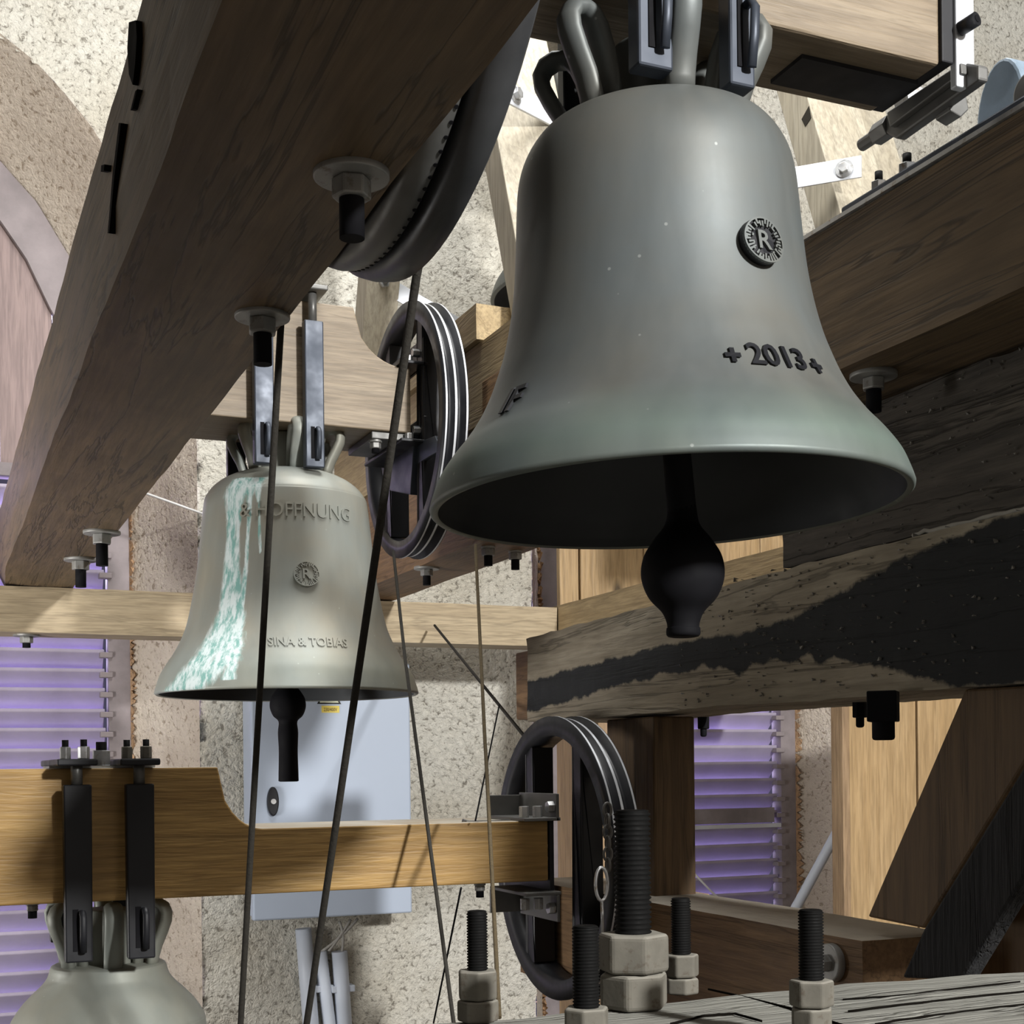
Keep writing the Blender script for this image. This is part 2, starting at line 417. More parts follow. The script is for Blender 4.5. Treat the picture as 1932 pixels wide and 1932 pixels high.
for n, c in ((1, LH), (2, RH)):
    N = 260
    # the two halves share arc-length parameters so straight jambs stay straight
    def pair(pr): 
        h = [(x, z) for x, z in pr]
        J = resample(h[:2], 110); A = resample(h[1:], 60)
        hh = J + A[1:]
        return [(c + x, z) for x, z in hh] + [(c - x, z) for x, z in hh[::-1][1:]]
    o_, i_ = pair(OUT), pair(INN)
    obj('trim_%d' % n, strip(o_, i_, WV - .004, FV, 14, 1.0), REVEAL, recalc=False, kind='structure')
    # broken render along the frame edge: thin ragged strip
    rag = MB()
    for side in (1, -1):
        z = -1.1
        while z < 1.1:
            hgt = rnd.uniform(.006, .05); w = rnd.uniform(.004, .03) * (.4 + abs(mnoise.noise(Vector((side * 3.1 + n, 0, z * 5)))) * 1.4)
            u = c + side * .622; a_ = rnd.uniform(.2, .8)
            rag.add([(u, FV - .012, z - .004), (u, FV - .012, z + hgt + .004), (u + side * w, FV - .022 - w * .5, z + hgt * a_), (u + side * w * .6, FV - .05, z + hgt * (1 - a_)), (u + side * (w + .02), FV + .01, z + hgt * .5)],
                    [(0, 1, 3), (0, 3, 2), (1, 2, 3), (0, 2, 4), (1, 4, 2)])
            z += hgt * rnd.uniform(.7, 1.3)
    # window: frame, transom, boards above, slats below
    N1, N2 = pair(INN), pair(JNT)
    fr = MB()
    k = len(N1)
    vs = [Vector((p[0], FV - .012, p[1])) for p in N1] + [Vector((p[0], FV - .012, p[1])) for p in N2] + \
         [Vector((p[0], FV + .06, p[1])) for p in N1] + [Vector((p[0], FV + .06, p[1])) for p in N2]
    fs = []
    for a in range(k - 1):
        fs += [(a, a + 1, k + a + 1, k + a), (k + a, k + a + 1, 3 * k + a + 1, 3 * k + a), (a, 2 * k + a, 2 * k + a + 1, a + 1)]
    fr.add(vs, fs)
    w = obj('window_%d' % n, fr, FRAMEM, kind='structure'); w['_o'] = [0, 0, 0]
    obj('broken_render', rag, RAGGED, w, kind='stuff')
    obj('transom', MB().box(c - .546, c + .546, FV - .02, FV + .05, 1.045, 1.093), FRAMEM, w, bevel=.003)
    # vertical boards filling the pointed head
    nb = 6; bw = 1.092 / nb
    for b in range(nb):
        x0 = c - .546 + b * bw + .002; x1 = x0 + bw - .004
        zt0 = min(z for z in [2.06] if True)
        def top(x):
            lo, hi = 1.1, 2.06
            for _ in range(30):
                m_ = (lo + hi) / 2
                if halfw(JNT, m_) > abs(x - c): lo = m_
                else: hi = m_
            return lo
        xs = [x0 + (x1 - x0) * i / 6 for i in range(7)]
        poly = [(x0, FV + .012 + .003 * (b % 2), 1.09), (x1, FV + .012 + .003 * (b % 2), 1.09)] + [(x, FV + .012 + .003 * (b % 2), top(x) + .01) for x in xs[::-1]]
        obj('board', MB().prism(poly, (0, .02, 0)), W_DOOR, w)
    # slats share one mesh
    sl = MB(); L = 1.07; th = .011
    e0 = Vector((0, 0, 0)); d = Vector((0, .080, -.078)); nn = Vector((0, .7, .71)) * th
    sl.prism([(-L / 2, 0, 0), (-L / 2, 0, -.013), (-L / 2, .080, -.075 - .013), (-L / 2, .080, -.075)], (L, 0, 0))
    base = None; off = .0 if n == 1 else .0
    for q in range(31):
        z = 1.02 - q * .0722 + .0
        if n == 2 and 9 < q < 0: continue
        if base is None: base = obj('slat', sl, SLATM, w, bevel=.002, seg=1); s_ = base
        else:
            s_ = base.copy(); C.objects.link(s_); s_.parent = w
        s_.location = (c + rnd.uniform(-.002, .002), FV + .004, z + rnd.uniform(-.002, .002))
        s_.rotation_euler = (rnd.uniform(-.02, .02), rnd.uniform(-.003, .003), 0)
    # slat end clips fixed to the frame
    clip = None
    for q in range(31):
        z = 1.02 - q * .0722
        if clip is None: clip = obj('slat_clip', MB().box(0, .045, -.008, .035, -.034, -.014), FRAMEM, w, bevel=.003); k_ = clip
        else: k_ = clip.copy(); C.objects.link(k_); k_.parent = w
        k_.location = (c + .515, FV - .016, z)
# flat cover strip across one gap of the right-hand louvre
obj('cover_plate', MB().box(RH - .5, RH + .5, FV - .026, FV - .014, -.262, -.196), FRAMEM, bpy.data.objects['window_2'], bevel=.002)
obj('cover_plate_edge', MB().box(RH - .5, RH + .53, FV - .034, FV - .014, -.284, -.266), STRAPW, bpy.data.objects['window_2'], bevel=.002)

obj('wall_left', MB().box(-1.75, -1.7, -5.0, 5.0, -1.5, 3.5), W_LOWBOUNCE, kind='structure')
obj('wall_right', MB().box(5.3, 5.35, -5.0, 5.0, -1.5, 3.5), PLANED, kind='structure')
obj('wall_front', MB().box(-1.75, 5.35, -5.05, -5.0, -1.5, 3.5), W_LOWBOUNCE, kind='structure')
obj('ceiling', MB().box(-1.75, 5.35, -5.05, 5.0, 3.5, 3.55), W_LOWBOUNCE, kind='structure')
fl = obj('floor', MB().box(-1.75, 5.35, -5.05, 5.0, -1.55, -1.52), FLOORM, kind='structure'); fl['_o'] = [0, 0, 0]
for k in range(37):
    obj('plank', MB().box(-1.74, 5.29, -4.98 + k * .265, -4.98 + k * .265 + .26, -1.52, -1.5 - .003 * (k % 3)), FLOORM, fl, bevel=.003, seg=1)

# ------------------------------------------------------------------ beams
def rough_beam(u0, u1, v0, v1, z0, z1, axis=1, amp=.004, step=.06, seed=0, wane=None):
    """squared log: subdivided box whose long edges wander a little"""
    lo, hi = ((u0, u1), (v0, v1), (z0, z1))[axis]
    n = max(2, int((hi - lo) / step)); m = MB(); S_ = 3
    ring = [(i / S_, 0) for i in range(S_)] + [(1, i / S_) for i in range(S_)] + [(1 - i / S_, 1) for i in range(S_)] + [(0, 1 - i / S_) for i in range(S_)]
    vs = []; k = len(ring)
    A = [(u0, u1), (v0, v1), (z0, z1)]; oth = [i for i in range(3) if i != axis]
    for i in range(n + 1):
        t = lo + (hi - lo) * i / n
        for a, b in ring:
            p = [0, 0, 0]; p[axis] = t
            p[oth[0]] = A[oth[0]][0] + a * (A[oth[0]][1] - A[oth[0]][0]); p[oth[1]] = A[oth[1]][0] + b * (A[oth[1]][1] - A[oth[1]][0])
            q = Vector(p); nz = mnoise.noise_vector(Vector((a * 3 + seed, b * 3, t * 3.1)))
            nf = mnoise.noise_vector(Vector((a * 5 + seed, b * 5, t * 11)))
            dd = nz * amp + nf * amp * .35
            if 0 < i < n: dd[axis] = 0
            q += dd
            if wane: q += wane(a, b, t)
            vs.append(q)
    fs = [tuple(range(k - 1, -1, -1)), tuple(n * k + j for j in range(k))]
    for i in range(n):
        for j in range(k): l = (j + 1) % k; fs.append((i * k + j, i * k + l, (i + 1) * k + l, (i + 1) * k + j))
    return m.add(vs, fs)

def hang_bolt(parent, p, rw, rn, rr, length, up_=False, wm=None):
    """washer, nut and rod end below (or above) a timber face at p"""
    s = 1 if up_ else -1; p = Vector(p); z = Vector((0, 0, s))
    b = obj('bolt', MB().cyl(p - z * .01, p + z * length, rr, n=16), IRON, parent)
    obj('washer', MB().cyl(p - z * .002, p + z * .006, rw, n=32), wm or GALV, b, bevel=.0015)
    obj('nut', MB().hexnut(p + z * .006, p + z * (.006 + rn * 1.0), rn, rnd.random()), wm or GALV, b, bevel=.002)
    return b

def wane_left(a, b, t):   # bark-edge dips along the lower corners of the left beam
    w = Vector((0, 0, 0))
    if b == 0:
        e = .5 + .5 * mnoise.noise(Vector((t * 2.2, 5.5 + a, 0)))
        if a == 0: w.x += .010 * e; w.z += .008 * e
        if a == 1: w.x -= .006 * e
    if t > 4.0 and b == 0 and a == 0: w.x += .02 * (t - 4.0) / .5
    return w
LB = thing('frame_beam', 'huge dark oak beam running overhead from the left edge to the top, rusty bolts below', 'beam', (.31, 1.9, .56))
obj('timber', rough_beam(.200, .420, -.9, 4.53, .56, .752, 1, .004, .05, 3, wane_left), W_BEAM, LB)
for (px, py, rw, rn, rr, ln) in ((663, 330, .036, .019, .012, .062), (495, 596, .034, .0185, .0115, .062), (192, 1005, .043, .023, .014, .08), (152, 1056, .043, .023, .014, .075)):
    p = onZ(.558, px, py); hang_bolt(LB, (min(max(p.x, .24), .39), p.y, .560), rw, rn, rr, ln)
NOTCHM = plain('dark_split', (.006, .005, .004), .9, 0, spec=.05)
for pts in (((243, 42), (256, 38), (258, 70), (255, 120), (250, 160), (243, 140), (240, 90)), ((255, 172), (259, 168), (250, 205), (246, 208)), ((224, 232), (228, 232), (215, 340), (206, 440), (203, 440), (212, 330)), ((191, 312), (197, 310), (196, 322), (190, 324))):
    obj('split', MB().prism([onU(.1945, *p) for p in pts], (.012, 0, 0)), NOTCHM, LB)
RB = thing('frame_beam', 'brown oak beam under the steel bearing at the right edge', 'beam', (1.30, 1.0, .56))
obj('timber', rough_beam(1.20, 1.41, .75, 2.35, .56, .768, 1, .003, .06, 8), W_BEAM, RB)
obj('edge_strip', MB().box(1.194, 1.23, .75, 2.3, .769, .775), ZINC, RB)
p = onZ(.558, 1648, 708); hang_bolt(RB, (p.x, p.y, .56), .034, .017, .011, .055)

MB1 = thing('frame_beam', 'deep brown beam behind the upright rope wheel, washers and nuts beneath', 'beam', (1.36, 3.5, .56))
obj('timber', rough_beam(1.27, 1.45, 2.62, 4.50, .56, .842, 1, .003, .08, 21), W_SILL, MB1)
for px, py, rw in ((805, 1072, .036), (921, 1032, .0), (972, 1040, .0)):
    p = onZ(.558, px, py); hang_bolt(MB1, (p.x, p.y, .56), max(rw, .018), .018, .011, .05)
MB2 = solo('upper_frame_beam', rough_beam(1.265, 1.45, 2.64, 4.48, .846, 1.045, 1, .003, .08, 31), W_RAILY, 'pale upper beam stacked on the deep brown beam behind the rope wheel', 'beam')
MB3 = solo('packing_timber', rough_beam(1.25, 1.47, 3.14, 4.40, 1.048, 1.135, 1, .002, .08, 35), W_RAILY, 'short packing timber topping the stacked beams left of the big bell', 'timber')
solo('ledger_block', MB().box(1.19, 1.262, 2.70, 2.96, .66, .89), W_SILL, 'small brown block beside the left flank of the big bell', 'timber', bevel=.004)

RL = thing('cross_rail', 'long pale rail crossing behind the verdigris bell', 'rail', (1.0, 4.47, .41))
obj('timber', rough_beam(-1.65, 2.045, 4.40, 4.55, .418, .556, 0, .002, .08, 41), W_RAIL, RL)
p = onV(4.42, 52, 1200); hang_bolt(RL, (p.x, 4.47, .418), .04, .02, .012, .04)
solo('return_rail', rough_beam(2.05, 2.19, 2.6, 4.56, .415, .562, 1, .002, .08, 43), W_RAILY, 'pale rail running forward from the right end of the long cross rail', 'rail')
# boards standing behind the return rail
BP = thing('board_panel', 'upright pine boards standing behind the bell clapper and pale rails', 'panel', (2.7, 4.62, .25))
xs = [2.149, 2.232, 2.50, 2.78, 3.02, 3.16]
for i, (a, b) in enumerate(zip(xs, xs[1:])):
    obj('board', MB().box(a + .003, b - .003, 4.60 - .006 * (i % 2), 4.63, .25, .92), W_BOARD, BP, bevel=.003)

# old stacked beams on the right
def stained_beam(name, mb, m, fn):
    o = obj(name, mb, m)
    me = o.data; a = me.attributes.new('stain', 'FLOAT', 'POINT')
    a.data.foreach_set('value', [fn(v.co) for v in me.vertices]); return o
def taper(a, b, t): # far end slimmer than the near one
    return Vector((0, 0, 0))
def stainA(p):   # tar band slanting along the front face, widening to the whole face near the viewer
    if p.x > 1.36 and p.y < 2.98: return .0
    top = np.interp(p.y, [1.0, 1.53, 1.65, 1.77, 1.92, 2.08, 2.36, 3.01], [.36, .316, .295, .271, .243, .229, .232, .202])
    bot = np.interp(p.y, [1.0, 1.53, 1.65, 1.77, 1.92, 2.08, 2.36, 3.01], [.09, .105, .135, .160, .178, .175, .176, .128])
    if 1.7 < p.y < 2.3:    # runs and bare islands along the lower edge of the stain
        bot += .030 * mnoise.noise(Vector((3, p.y * 17, 2))) - .012 * abs(mnoise.noise(Vector((8, p.y * 55, 2))))
    d = min(top - p.z, p.z - bot)
    return float(np.clip(.5 + d / .022 * .5, 0, 1))
def dense_beam(u0, u1, v0, v1, zf, seed):
    """front-dense old beam: many rows on the face so that the stain can follow it"""
    m = MB(); nv = int((v1 - v0) / .02); nz = 16; vs = []; fs = []
    ring = [(0, j / nz) for j in range(nz, -1, -1)] + [(1, 0), (1, 1)]
    k = len(ring)
    for i in range(nv + 1):
        v = v0 + (v1 - v0) * i / nv; zb, zt = zf(v)
        for a, b in ring:
            q = Vector((u0 + (u1 - u0) * a, v, zb + (zt - zb) * b))
            q += mnoise.noise_vector(Vector((a * 2 + seed, b * 4, v * 3.5))) * .004 + mnoise.noise_vector(q * 24 + Vector((seed, 0, 0))) * .0018
            if b == 1 and a == 0: q.z -= .006 * abs(mnoise.noise(Vector((v * 8, seed, 1))))
            vs.append(q)
    for i in range(nv):
        for j in range(k): l = (j + 1) % k; fs.append((i * k + j, i * k + l, (i + 1) * k + l, (i + 1) * k + j))
    fs += [tuple(range(k - 1, -1, -1)), tuple(nv * k + j for j in range(k))]
    return m.add(vs, fs)
OB = stained_beam('old_beam', dense_beam(1.325, 1.56, .72, 3.02, lambda v: (.103, float(np.interp(v, [0, 1.95, 3.02], [.345, .325, .305]))), 50), W_OLD, stainA)
OB['label'] = 'weathered grey old beam with a slanting black tar stain below the clapper'; OB['category'] = 'beam'
TB = solo('tarred_beam', dense_beam(1.352, 1.57, .72, 1.99, lambda v: (.335, .556), 60), W_TAR, 'black tarred beam under the right-hand oak beam behind the bell lip', 'beam')
STB = solo('beam_stub', MB().box(1.40, 1.55, 3.025, 3.27, .118, .292), W_SILL, 'short dark beam stub butting the far end of the old grey beam', 'timber', bevel=.006)
# dust line lodged in the joint between tarred beam and old beam
dl = MB()
pts = [Vector((1.338 + .004 * mnoise.noise(Vector((k * .7, 1, 2))), .9 + k * .012, .333 + .004 * mnoise.noise(Vector((k * .5, 3, 1))))) for k in range(62)]
dl.tube(pts, [.003 + .0035 * abs(mnoise.noise(Vector((k * .9, 7, 2)))) for k in range(62)], 6)
solo('dust_ridge', dl, plain('dust', (.42, .40, .36), .95), 'pale ridge of dust lying in the seam of the tarred beam', 'dust', kind='stuff')
for px, py, rn, w_ in ((1312, 1352, .013, 0), (1604, 1324, .013, 0), (1645, 1305, .030, 1)):
    p = onZ(.103, px, py)
    b = thing('hanging_bolt', ('black bolt end under the old beam above the brown post', 'small black bolt end under the old beam left of the big bolt', 'thick black bolt with square nut under the old beam before the pine door')[(0 if px < 1400 else 1) + w_], 'bolt', (p.x + .02, p.y, .06), 'bolts below the old beam')
    q = Vector((p.x + .02, p.y, .104))
    obj('nut', MB().cyl(q, q - Vector((0, 0, .028 if not w_ else .045)), rn, n=6 if not w_ else 4, smooth=False), IRON, b, bevel=.002)
    obj('shank', MB().cyl(q - Vector((0, 0, .02)), q - Vector((0, 0, .045 if not w_ else .072)), rn * .55, n=16), IRON, b, bevel=.004)

def flecks(parent, n, u, v0, v1, z0, z1, seed):
    r = random.Random(seed); m = MB()
    for _ in range(n):
        v = v0 + (v1 - v0) * r.random() ** .8; z = r.uniform(z0, z1); s_ = r.uniform(.0012, .0042)
        c = Vector((u - .004, v, z)); q = [c + Vector((r.uniform(-.3, .1), r.uniform(-1, 1) * r.uniform(.4, 1.6), r.uniform(-1, 1))) * s_ for _ in range(4)]
        m.add([*q[:3], c + Vector((.010, 0, 0))], [(0, 1, 2), (0, 1, 3), (1, 2, 3), (2, 0, 3)])
    o = obj('dust_flecks', m, DUSTM, parent, kind='stuff')
for b_ in (OB, TB): b_['_o'] = [0, 0, 0]
DUSTM = plain('fleck_dust', (.26, .25, .23), .95, 0, var=.4, vs=60)
flecks(OB, 420, 1.325, .9, 2.3, .11, .33, 5); flecks(TB, 260, 1.352, .9, 1.95, .345, .55, 6)
# posts, brace, sill
PQ = onV(2.47, 1312, 1500)
solo('corner_post', MB().box(1.362, PQ.x, 2.47, 2.68, -.275, .098), W_POST, 'brown square post under the old beam beside the right louvre', 'post', bevel=.004)
solo('thin_post', MB().box(1.50, 1.60, 3.10, 3.24, -1.48, .14), W_POSTL, 'slim light post seen through the top of the lower rope wheel', 'post', bevel=.004)
solo('low_plank', MB().box(1.62, 1.66, 2.75, 3.30, -1.48, -.30), W_POSTL, 'reddish plank seen low behind the spokes of the lower rope wheel', 'plank', bevel=.003)
SB = thing('sill_beam', 'brown sill beam with dusty top running toward the tarred brace', 'beam', (1.38, 2.2, -.47))
obj('timber', rough_beam(1.290, 1.470, 1.70, 3.0, -.49, -.268, 1, .002, .06, 70), W_SILL, SB)
q = onU(1.288, 1572, 1816)
wsh = obj('washer', MB().cyl((1.290, q.y, q.z), (1.276, q.y, q.z), .030, n=32), GALV, SB, bevel=.002)
obj('nut', MB().hexnut((1.276, q.y, q.z), (1.262, q.y, q.z), .014), GALV, wsh)
brace = [onU(1.345, *p) for p in ((1636, 1730), (1820, 1300), (1990, 1290), (1990, 1345), (1742, 1752))]
solo('diagonal_brace', MB().prism(brace, (.12, 0, 0)), W_POST, 'brown diagonal brace rising from the sill to the old beam at right', 'brace', bevel=.004)
dbr = [onU(1.282, *p) for p in ((1700, 1845), (1742, 1752), (1990, 1350), (1990, 1560), (1815, 1850))]
solo('tarred_brace', MB().prism(dbr, (.03, 0, 0)), W_DARKB, 'black tarred diagonal brace at the lower right edge', 'brace', bevel=.005)
solo('side_plank', MB().prism([onU(1.472, *p) for p in ((1740, 1900), (1800, 1560), (2050, 1300), (2050, 1900))], (.04, 0, 0)), W_POST, 'brown plank in the shade behind the black brace at lower right', 'plank', bevel=.003)
# pine door boards at right, white conduit behind
DV = 3.6
PD = thing('pine_boarding', 'bright pine boarding between the right louvre and the diagonal brace', 'panel', (2.95, DV, -.7))
for i, (a, b) in enumerate(((2.685, 2.952), (2.958, 3.24), (3.246, 3.5))):
    obj('plank', MB().box(a, b, DV - .004 * (i % 2), DV + .03, -1.48, .42), W_BOARD, PD, bevel=.003)
obj('end_trim', MB().box(2.655, 2.682, DV - .012, DV + .05, -1.48, .42), W_POSTL, PD, bevel=.003)
a, b = onV(4.45, 1495, 1725), onV(4.45, 1620, 1495)
solo('sloping_conduit', MB().tube([a + (a - b) * .9, a, b, b + (b - a) * .5], .020, 16), PVC, 'white plastic conduit slanting past the right louvre', 'conduit')
solo('thin_cable', MB().tube([onV(4.9, 1290, 1627), onV(4.9, 1340, 1680), onV(4.9, 1420, 1755)], .0045, 8), WIRE, 'thin white cable crossing the lower right louvre', 'cable')
solo('wall_wire', MB().tube([onV(4.78, 240, 918), onV(4.78, 385, 970), onV(4.78, 480, 1003)], .004, 8), WIRE, 'thin white wire behind the left shoulder of the verdigris bell', 'wire')

# near crossbeam with the big studs
NZ = -.232
e1 = onZ(NZ, 1340, 1884); NVf = e1.y
def near_wane(a, b, t):
    w = Vector((0, 0, 0))
    if a == 1 and b == 1:
        w.y -= .012 * abs(mnoise.noise(Vector((t * 9, 2, 2)))); w.z += .003 * mnoise.noise(Vector((t * 14, 1, 5)))
    return w
NB = None
NB = solo('near_crossbeam', rough_beam(-.1, 1.6, NVf - .34, NVf, NZ - .22, NZ, 0, .003, .04, 90, near_wane), W_NEAR, 'dusty grey cracked crossbeam along the bottom with tall threaded studs', 'beam')
NB['_o'] = [0, 0, 0]
def stud(label, px, pyb, pyn2, pyn1, pyt, wr, wn, washer=False):
    p = onZ(NZ + .001, px, pyb)
    D = p.dot(fwd); s = D / F
    T = thing('threaded_stud', label, 'bolt', (p.x, p.y, NZ), 'threaded studs on the near crossbeam')
    def zz(py): return p.z + (pyb - py) * s
    r = wr * s / 2; R = wn * s / 2 / .93
    # threaded rod: real thread profile as stacked rings
    pr = []; z = zz(pyn1) - .004; zt = zz(pyt); pitch = max(.0026, (zt - z) / 26)
    while z < zt - pitch * .8:
        pr += [(r, z - p.z), (r * 1.0, z + pitch * .2 - p.z), (r * .86, z + pitch * .6 - p.z)]; z += pitch
    pr += [(r * .93, zt - .001 - p.z), (r * .80, zt - p.z), (0.0005, zt - p.z)]
    obj('rod', MB().lathe(pr, (p.x, p.y, p.z), 28), THREAD, T)
    rt = rnd.uniform(0, 1)
    for nm, za, zb_, k in (('nut', zz(pyn2), zz(pyn1), 1.0), ('lower_nut', NZ, zz(pyn2) - .001, .99)):
        m = MB().hexnut((p.x, p.y, za), (p.x, p.y, zb_), R * k, rt)
        obj(nm, m, DUSTN, T, bevel=R * .13, seg=3); rt += .5
    return T
stud('leftmost threaded stud with two nuts, in front of the plaster', 902, 1924, 1884, 1830, 1718, 40, 76)
stud('near slim threaded stud left of the thickest stud, its nut cut by the frame', 1107, 1972, 1945, 1900, 1746, 52, 84)
stud('thickest threaded stud with a large square-looking nut', 1196, 1898, 1832, 1760, 1528, 70, 128)
stud('small threaded stud directly right of the thickest stud', 1286, 1872, 1842, 1800, 1694, 38, 64)
stud('rightmost threaded stud, standing before the sill washer', 1532, 1960, 1898, 1848, 1716, 48, 80)
for pts in (((1335, 1866), (1400, 1880), (1490, 1902), (1570, 1928), (1640, 1950)), ((1590, 1886), (1700, 1878), (1800, 1866), (1950, 1850)), ((1600, 1908), (1720, 1894), (1840, 1880), (1960, 1868)), ((1265, 1932), (1330, 1916), (1385, 1912), (1450, 1930)), ((1650, 1932), (1760, 1916), (1850, 1905), (1960, 1892))):
    q = [onZ(NZ + .0012, *p) for p in pts]; m = MB()
    qq = []
    for a, b in zip(q, q[1:]): qq += [a.lerp(b, k / 6) + Vector((0, .0022 * mnoise.noise(a * 31 + Vector((k * .8, 0, 0))), 0)) for k in range(6)]
    m.tube(qq, [(.0016 * (.5 + abs(mnoise.noise(p * 60))) * (1 if 0 < i < len(qq) - 1 else .2), .0012) for i, p in enumerate(qq)], 6, flat=(0, 0, 1))
    obj('crack', m, NOTCHM, NB)
# ------------------------------------------------------------------ bells
PROF1 = [(1.0, 0), (.985, .03), (.955, .075), (.90, .125), (.84, .17), (.78, .225), (.735, .28), (.70, .335), (.665, .40), (.635, .48), (.612, .57), (.598, .67), (.588, .77), (.578, .84), (.558, .89), (.52, .935), (.47, .968), (.40, .985), (.30, .995), (.18, 1.0), (.001, 1.0)]
PROF2 = [(1.0, 0), (.985, .03), (.955, .08), (.91, .125), (.86, .17), (.81, .225), (.765, .29), (.735, .36), (.705, .45), (.68, .54), (.66, .64), (.642, .74), (.628, .82), (.617, .868), (.612, .878), (.60, .893), (.56, .925), (.50, .955), (.44, .975), (.40, .985), (.30, 1.0), (.001, 1.0)]
PROF3 = [(1.0, 0), (.985, .03), (.955, .08), (.91, .125), (.86, .17), (.81, .225), (.765, .29), (.735, .36), (.705, .45), (.68, .54), (.66, .64), (.642, .72), (.632, .775), (.628, .785), (.618, .80), (.565, .845), (.50, .885), (.435, .92), (.40, .945), (.385, .965), (.375, .985), (.36, .995), (.30, 1.0), (.001, 1.0)]
def smooth_prof(p, sub=6):
    out = []
    for i in range(len(p) - 1):
        a, b = p[i], p[i + 1]; q0 = p[max(0, i - 1)]; q3 = p[min(len(p) - 1, i + 2)]
        for k in range(sub):
            t = k / sub
            def cr_(x0, x1, x2, x3): return .5 * (2 * x1 + (x2 - x0) * t + (2 * x0 - 5 * x1 + 4 * x2 - x3) * t * t + (3 * x1 - x0 - 3 * x2 + x3) * t ** 3)
            out.append((max(.0005, cr_(q0[0], a[0], b[0], q3[0])), cr_(q0[1], a[1], b[1], q3[1])))
    out.append(p[-1]); return out

class Bell:
    def __init__(s, c, R, H, prof, tilt=(0, 0)):
        s.c = Vector(c); s.R = R; s.H = H; s.p = smooth_prof(prof); s.tilt = tilt
        s.M = Matrix.Translation(s.c + Vector((0, 0, H))) @ Matrix.Rotation(tilt[0], 4, 'X') @ Matrix.Rotation(tilt[1], 4, 'Y') @ Matrix.Translation(Vector((0, 0, -H)))
        s.Mi = s.M.inverted()
    def rad(s, z):
        h = z / s.H
        for (r0, h0), (r1, h1) in zip(s.p, s.p[1:]):
            if h0 <= h <= h1: return s.R * (r0 + (r1 - r0) * (h - h0) / max(1e-9, h1 - h0))
        return s.R * s.p[-1][0] if h > 1 else s.R
    def hit(s, px, py):
        d = s.Mi.to_3x3() @ ray(px, py); o = s.Mi @ Vector((0, 0, 0))
        t0 = (s.c - Vector((0, 0, 0))).dot(fwd) - s.R * 1.6
        for k in range(3000):
            q = o + d * (t0 + k * .0006)
            if 0 <= q.z <= s.H and math.hypot(q.x, q.y) <= s.rad(q.z): return (math.atan2(q.y, q.x), q.z)
        return None
    def P(s, phi, z, out=0.0):
        r = s.rad(z) + out
        return s.M @ Vector((r * math.cos(phi), r * math.sin(phi), z))

def text_mesh(txt, size, weight=0.0):
    cu = bpy.data.curves.new('t', 'FONT'); cu.body = txt; cu.size = size; cu.align_x = 'CENTER'; cu.offset = weight
    cu.resolution_u = 3
    o = bpy.data.objects.new('t', cu); C.objects.link(o)
    dg = bpy.context.evaluated_depsgraph_get(); dg.update()
    me = bpy.data.meshes.new_from_object(o.evaluated_get(dg))
    vs = [v.co.copy() for v in me.vertices]; fs = [tuple(p.vertices) for p in me.polygons]
    bpy.data.objects.remove(o); bpy.data.curves.remove(cu); bpy.data.meshes.remove(me)
    return vs, fs
def raised(vs, fs, f_out, f_in):
    """closed relief from a flat outline mesh"""
    m = MB(); n = len(vs); edges = {}
    for f in fs:
        for a, b in zip(f, f[1:] + f[:1]): edges[(a, b)] = edges.get((a, b), 0) + 1
    V = [f_out(v) for v in vs] + [f_in(v) for v in vs]; Fs = [tuple(f) for f in fs]
    for (a, b) in edges:
        if (b, a) not in edges: Fs.append((b, a, n + a, n + b))
    return m.add(V, Fs)
def bell_text(bell, root, name, txt, px, py, size, depth, mat, weight=0.0, sx=1.0):
    phi0, z0 = bell.hit(px, py)
    vs, fs = text_mesh(txt, size, weight)
    def mp(out): return lambda v: bell.P(phi0 + v.x * sx / bell.rad(z0 + v.y), z0 + v.y, out)
    return obj(name, raised(vs, fs, mp(depth), mp(-.002)), mat, root, recalc=False)
def emblem(bell, root, px, py, r, depth, mat, matin):
    phi0, z0 = bell.hit(px, py); rr = bell.rad(z0)
    def P(x, y, out): return bell.P(phi0 + x / rr, z0 + y, out)
    m = MB(); n = 40
    ringo = [P(r * math.cos(2 * pi * k / n), r * math.sin(2 * pi * k / n), depth) for k in range(n)]
    ringi = [P(r * math.cos(2 * pi * k / n), r * math.sin(2 * pi * k / n), -.003) for k in range(n)]
    m.add(ringo, [tuple(range(n))]); m.add(ringo + ringi, [(k, n + k, n + (k + 1) % n, (k + 1) % n) for k in range(n)])
    e = obj('maker_emblem', m, matin, root, recalc=False)
    vs, fs = text_mesh('R', r * 1.15, .0004)
    cx = sum(v.x for v in vs) / len(vs); cy = (min(v.y for v in vs) + max(v.y for v in vs)) / 2
    obj('letter', raised(vs, fs, lambda v: P(v.x - cx, v.y - cy, depth + .003), lambda v: P(v.x - cx, v.y - cy, depth - .001)), mat, e, recalc=False)
    # ring of worn raised strokes round the letter, with four gaps
    m = MB()
    def slab(t0, t1, r0, r1):
        q = [(r0 * math.cos(t0), r0 * math.sin(t0)), (r1 * math.cos(t0), r1 * math.sin(t0)), (r1 * math.cos(t1), r1 * math.sin(t1)), (r0 * math.cos(t1), r0 * math.sin(t1))]
        m.hexa([P(x, y, depth - .001) for x, y in q], [P(x, y, depth + .003) for x, y in q])
    rg = random.Random(3)
    for k in range(36):
        t = 2 * pi * k / 36
        if k % 9 in (4,) : continue
        slab(t, t + .105, r * rg.choice((.60, .62, .72)), r * rg.choice((.95, .95, .84)))
    for k in range(48):
        t = 2 * pi * k / 48; slab(t, t + .135, r * .93, r * 1.0)
    for k in range(36):
        if rg.random() < .35: t = 2 * pi * k / 36; q = rg.choice((.62, .76, .90)); slab(t, t + .19, r * (q - .05), r * (q + .03))
    obj('ring_lettering', m, mat, e, recalc=False, kind='stuff')
    return e

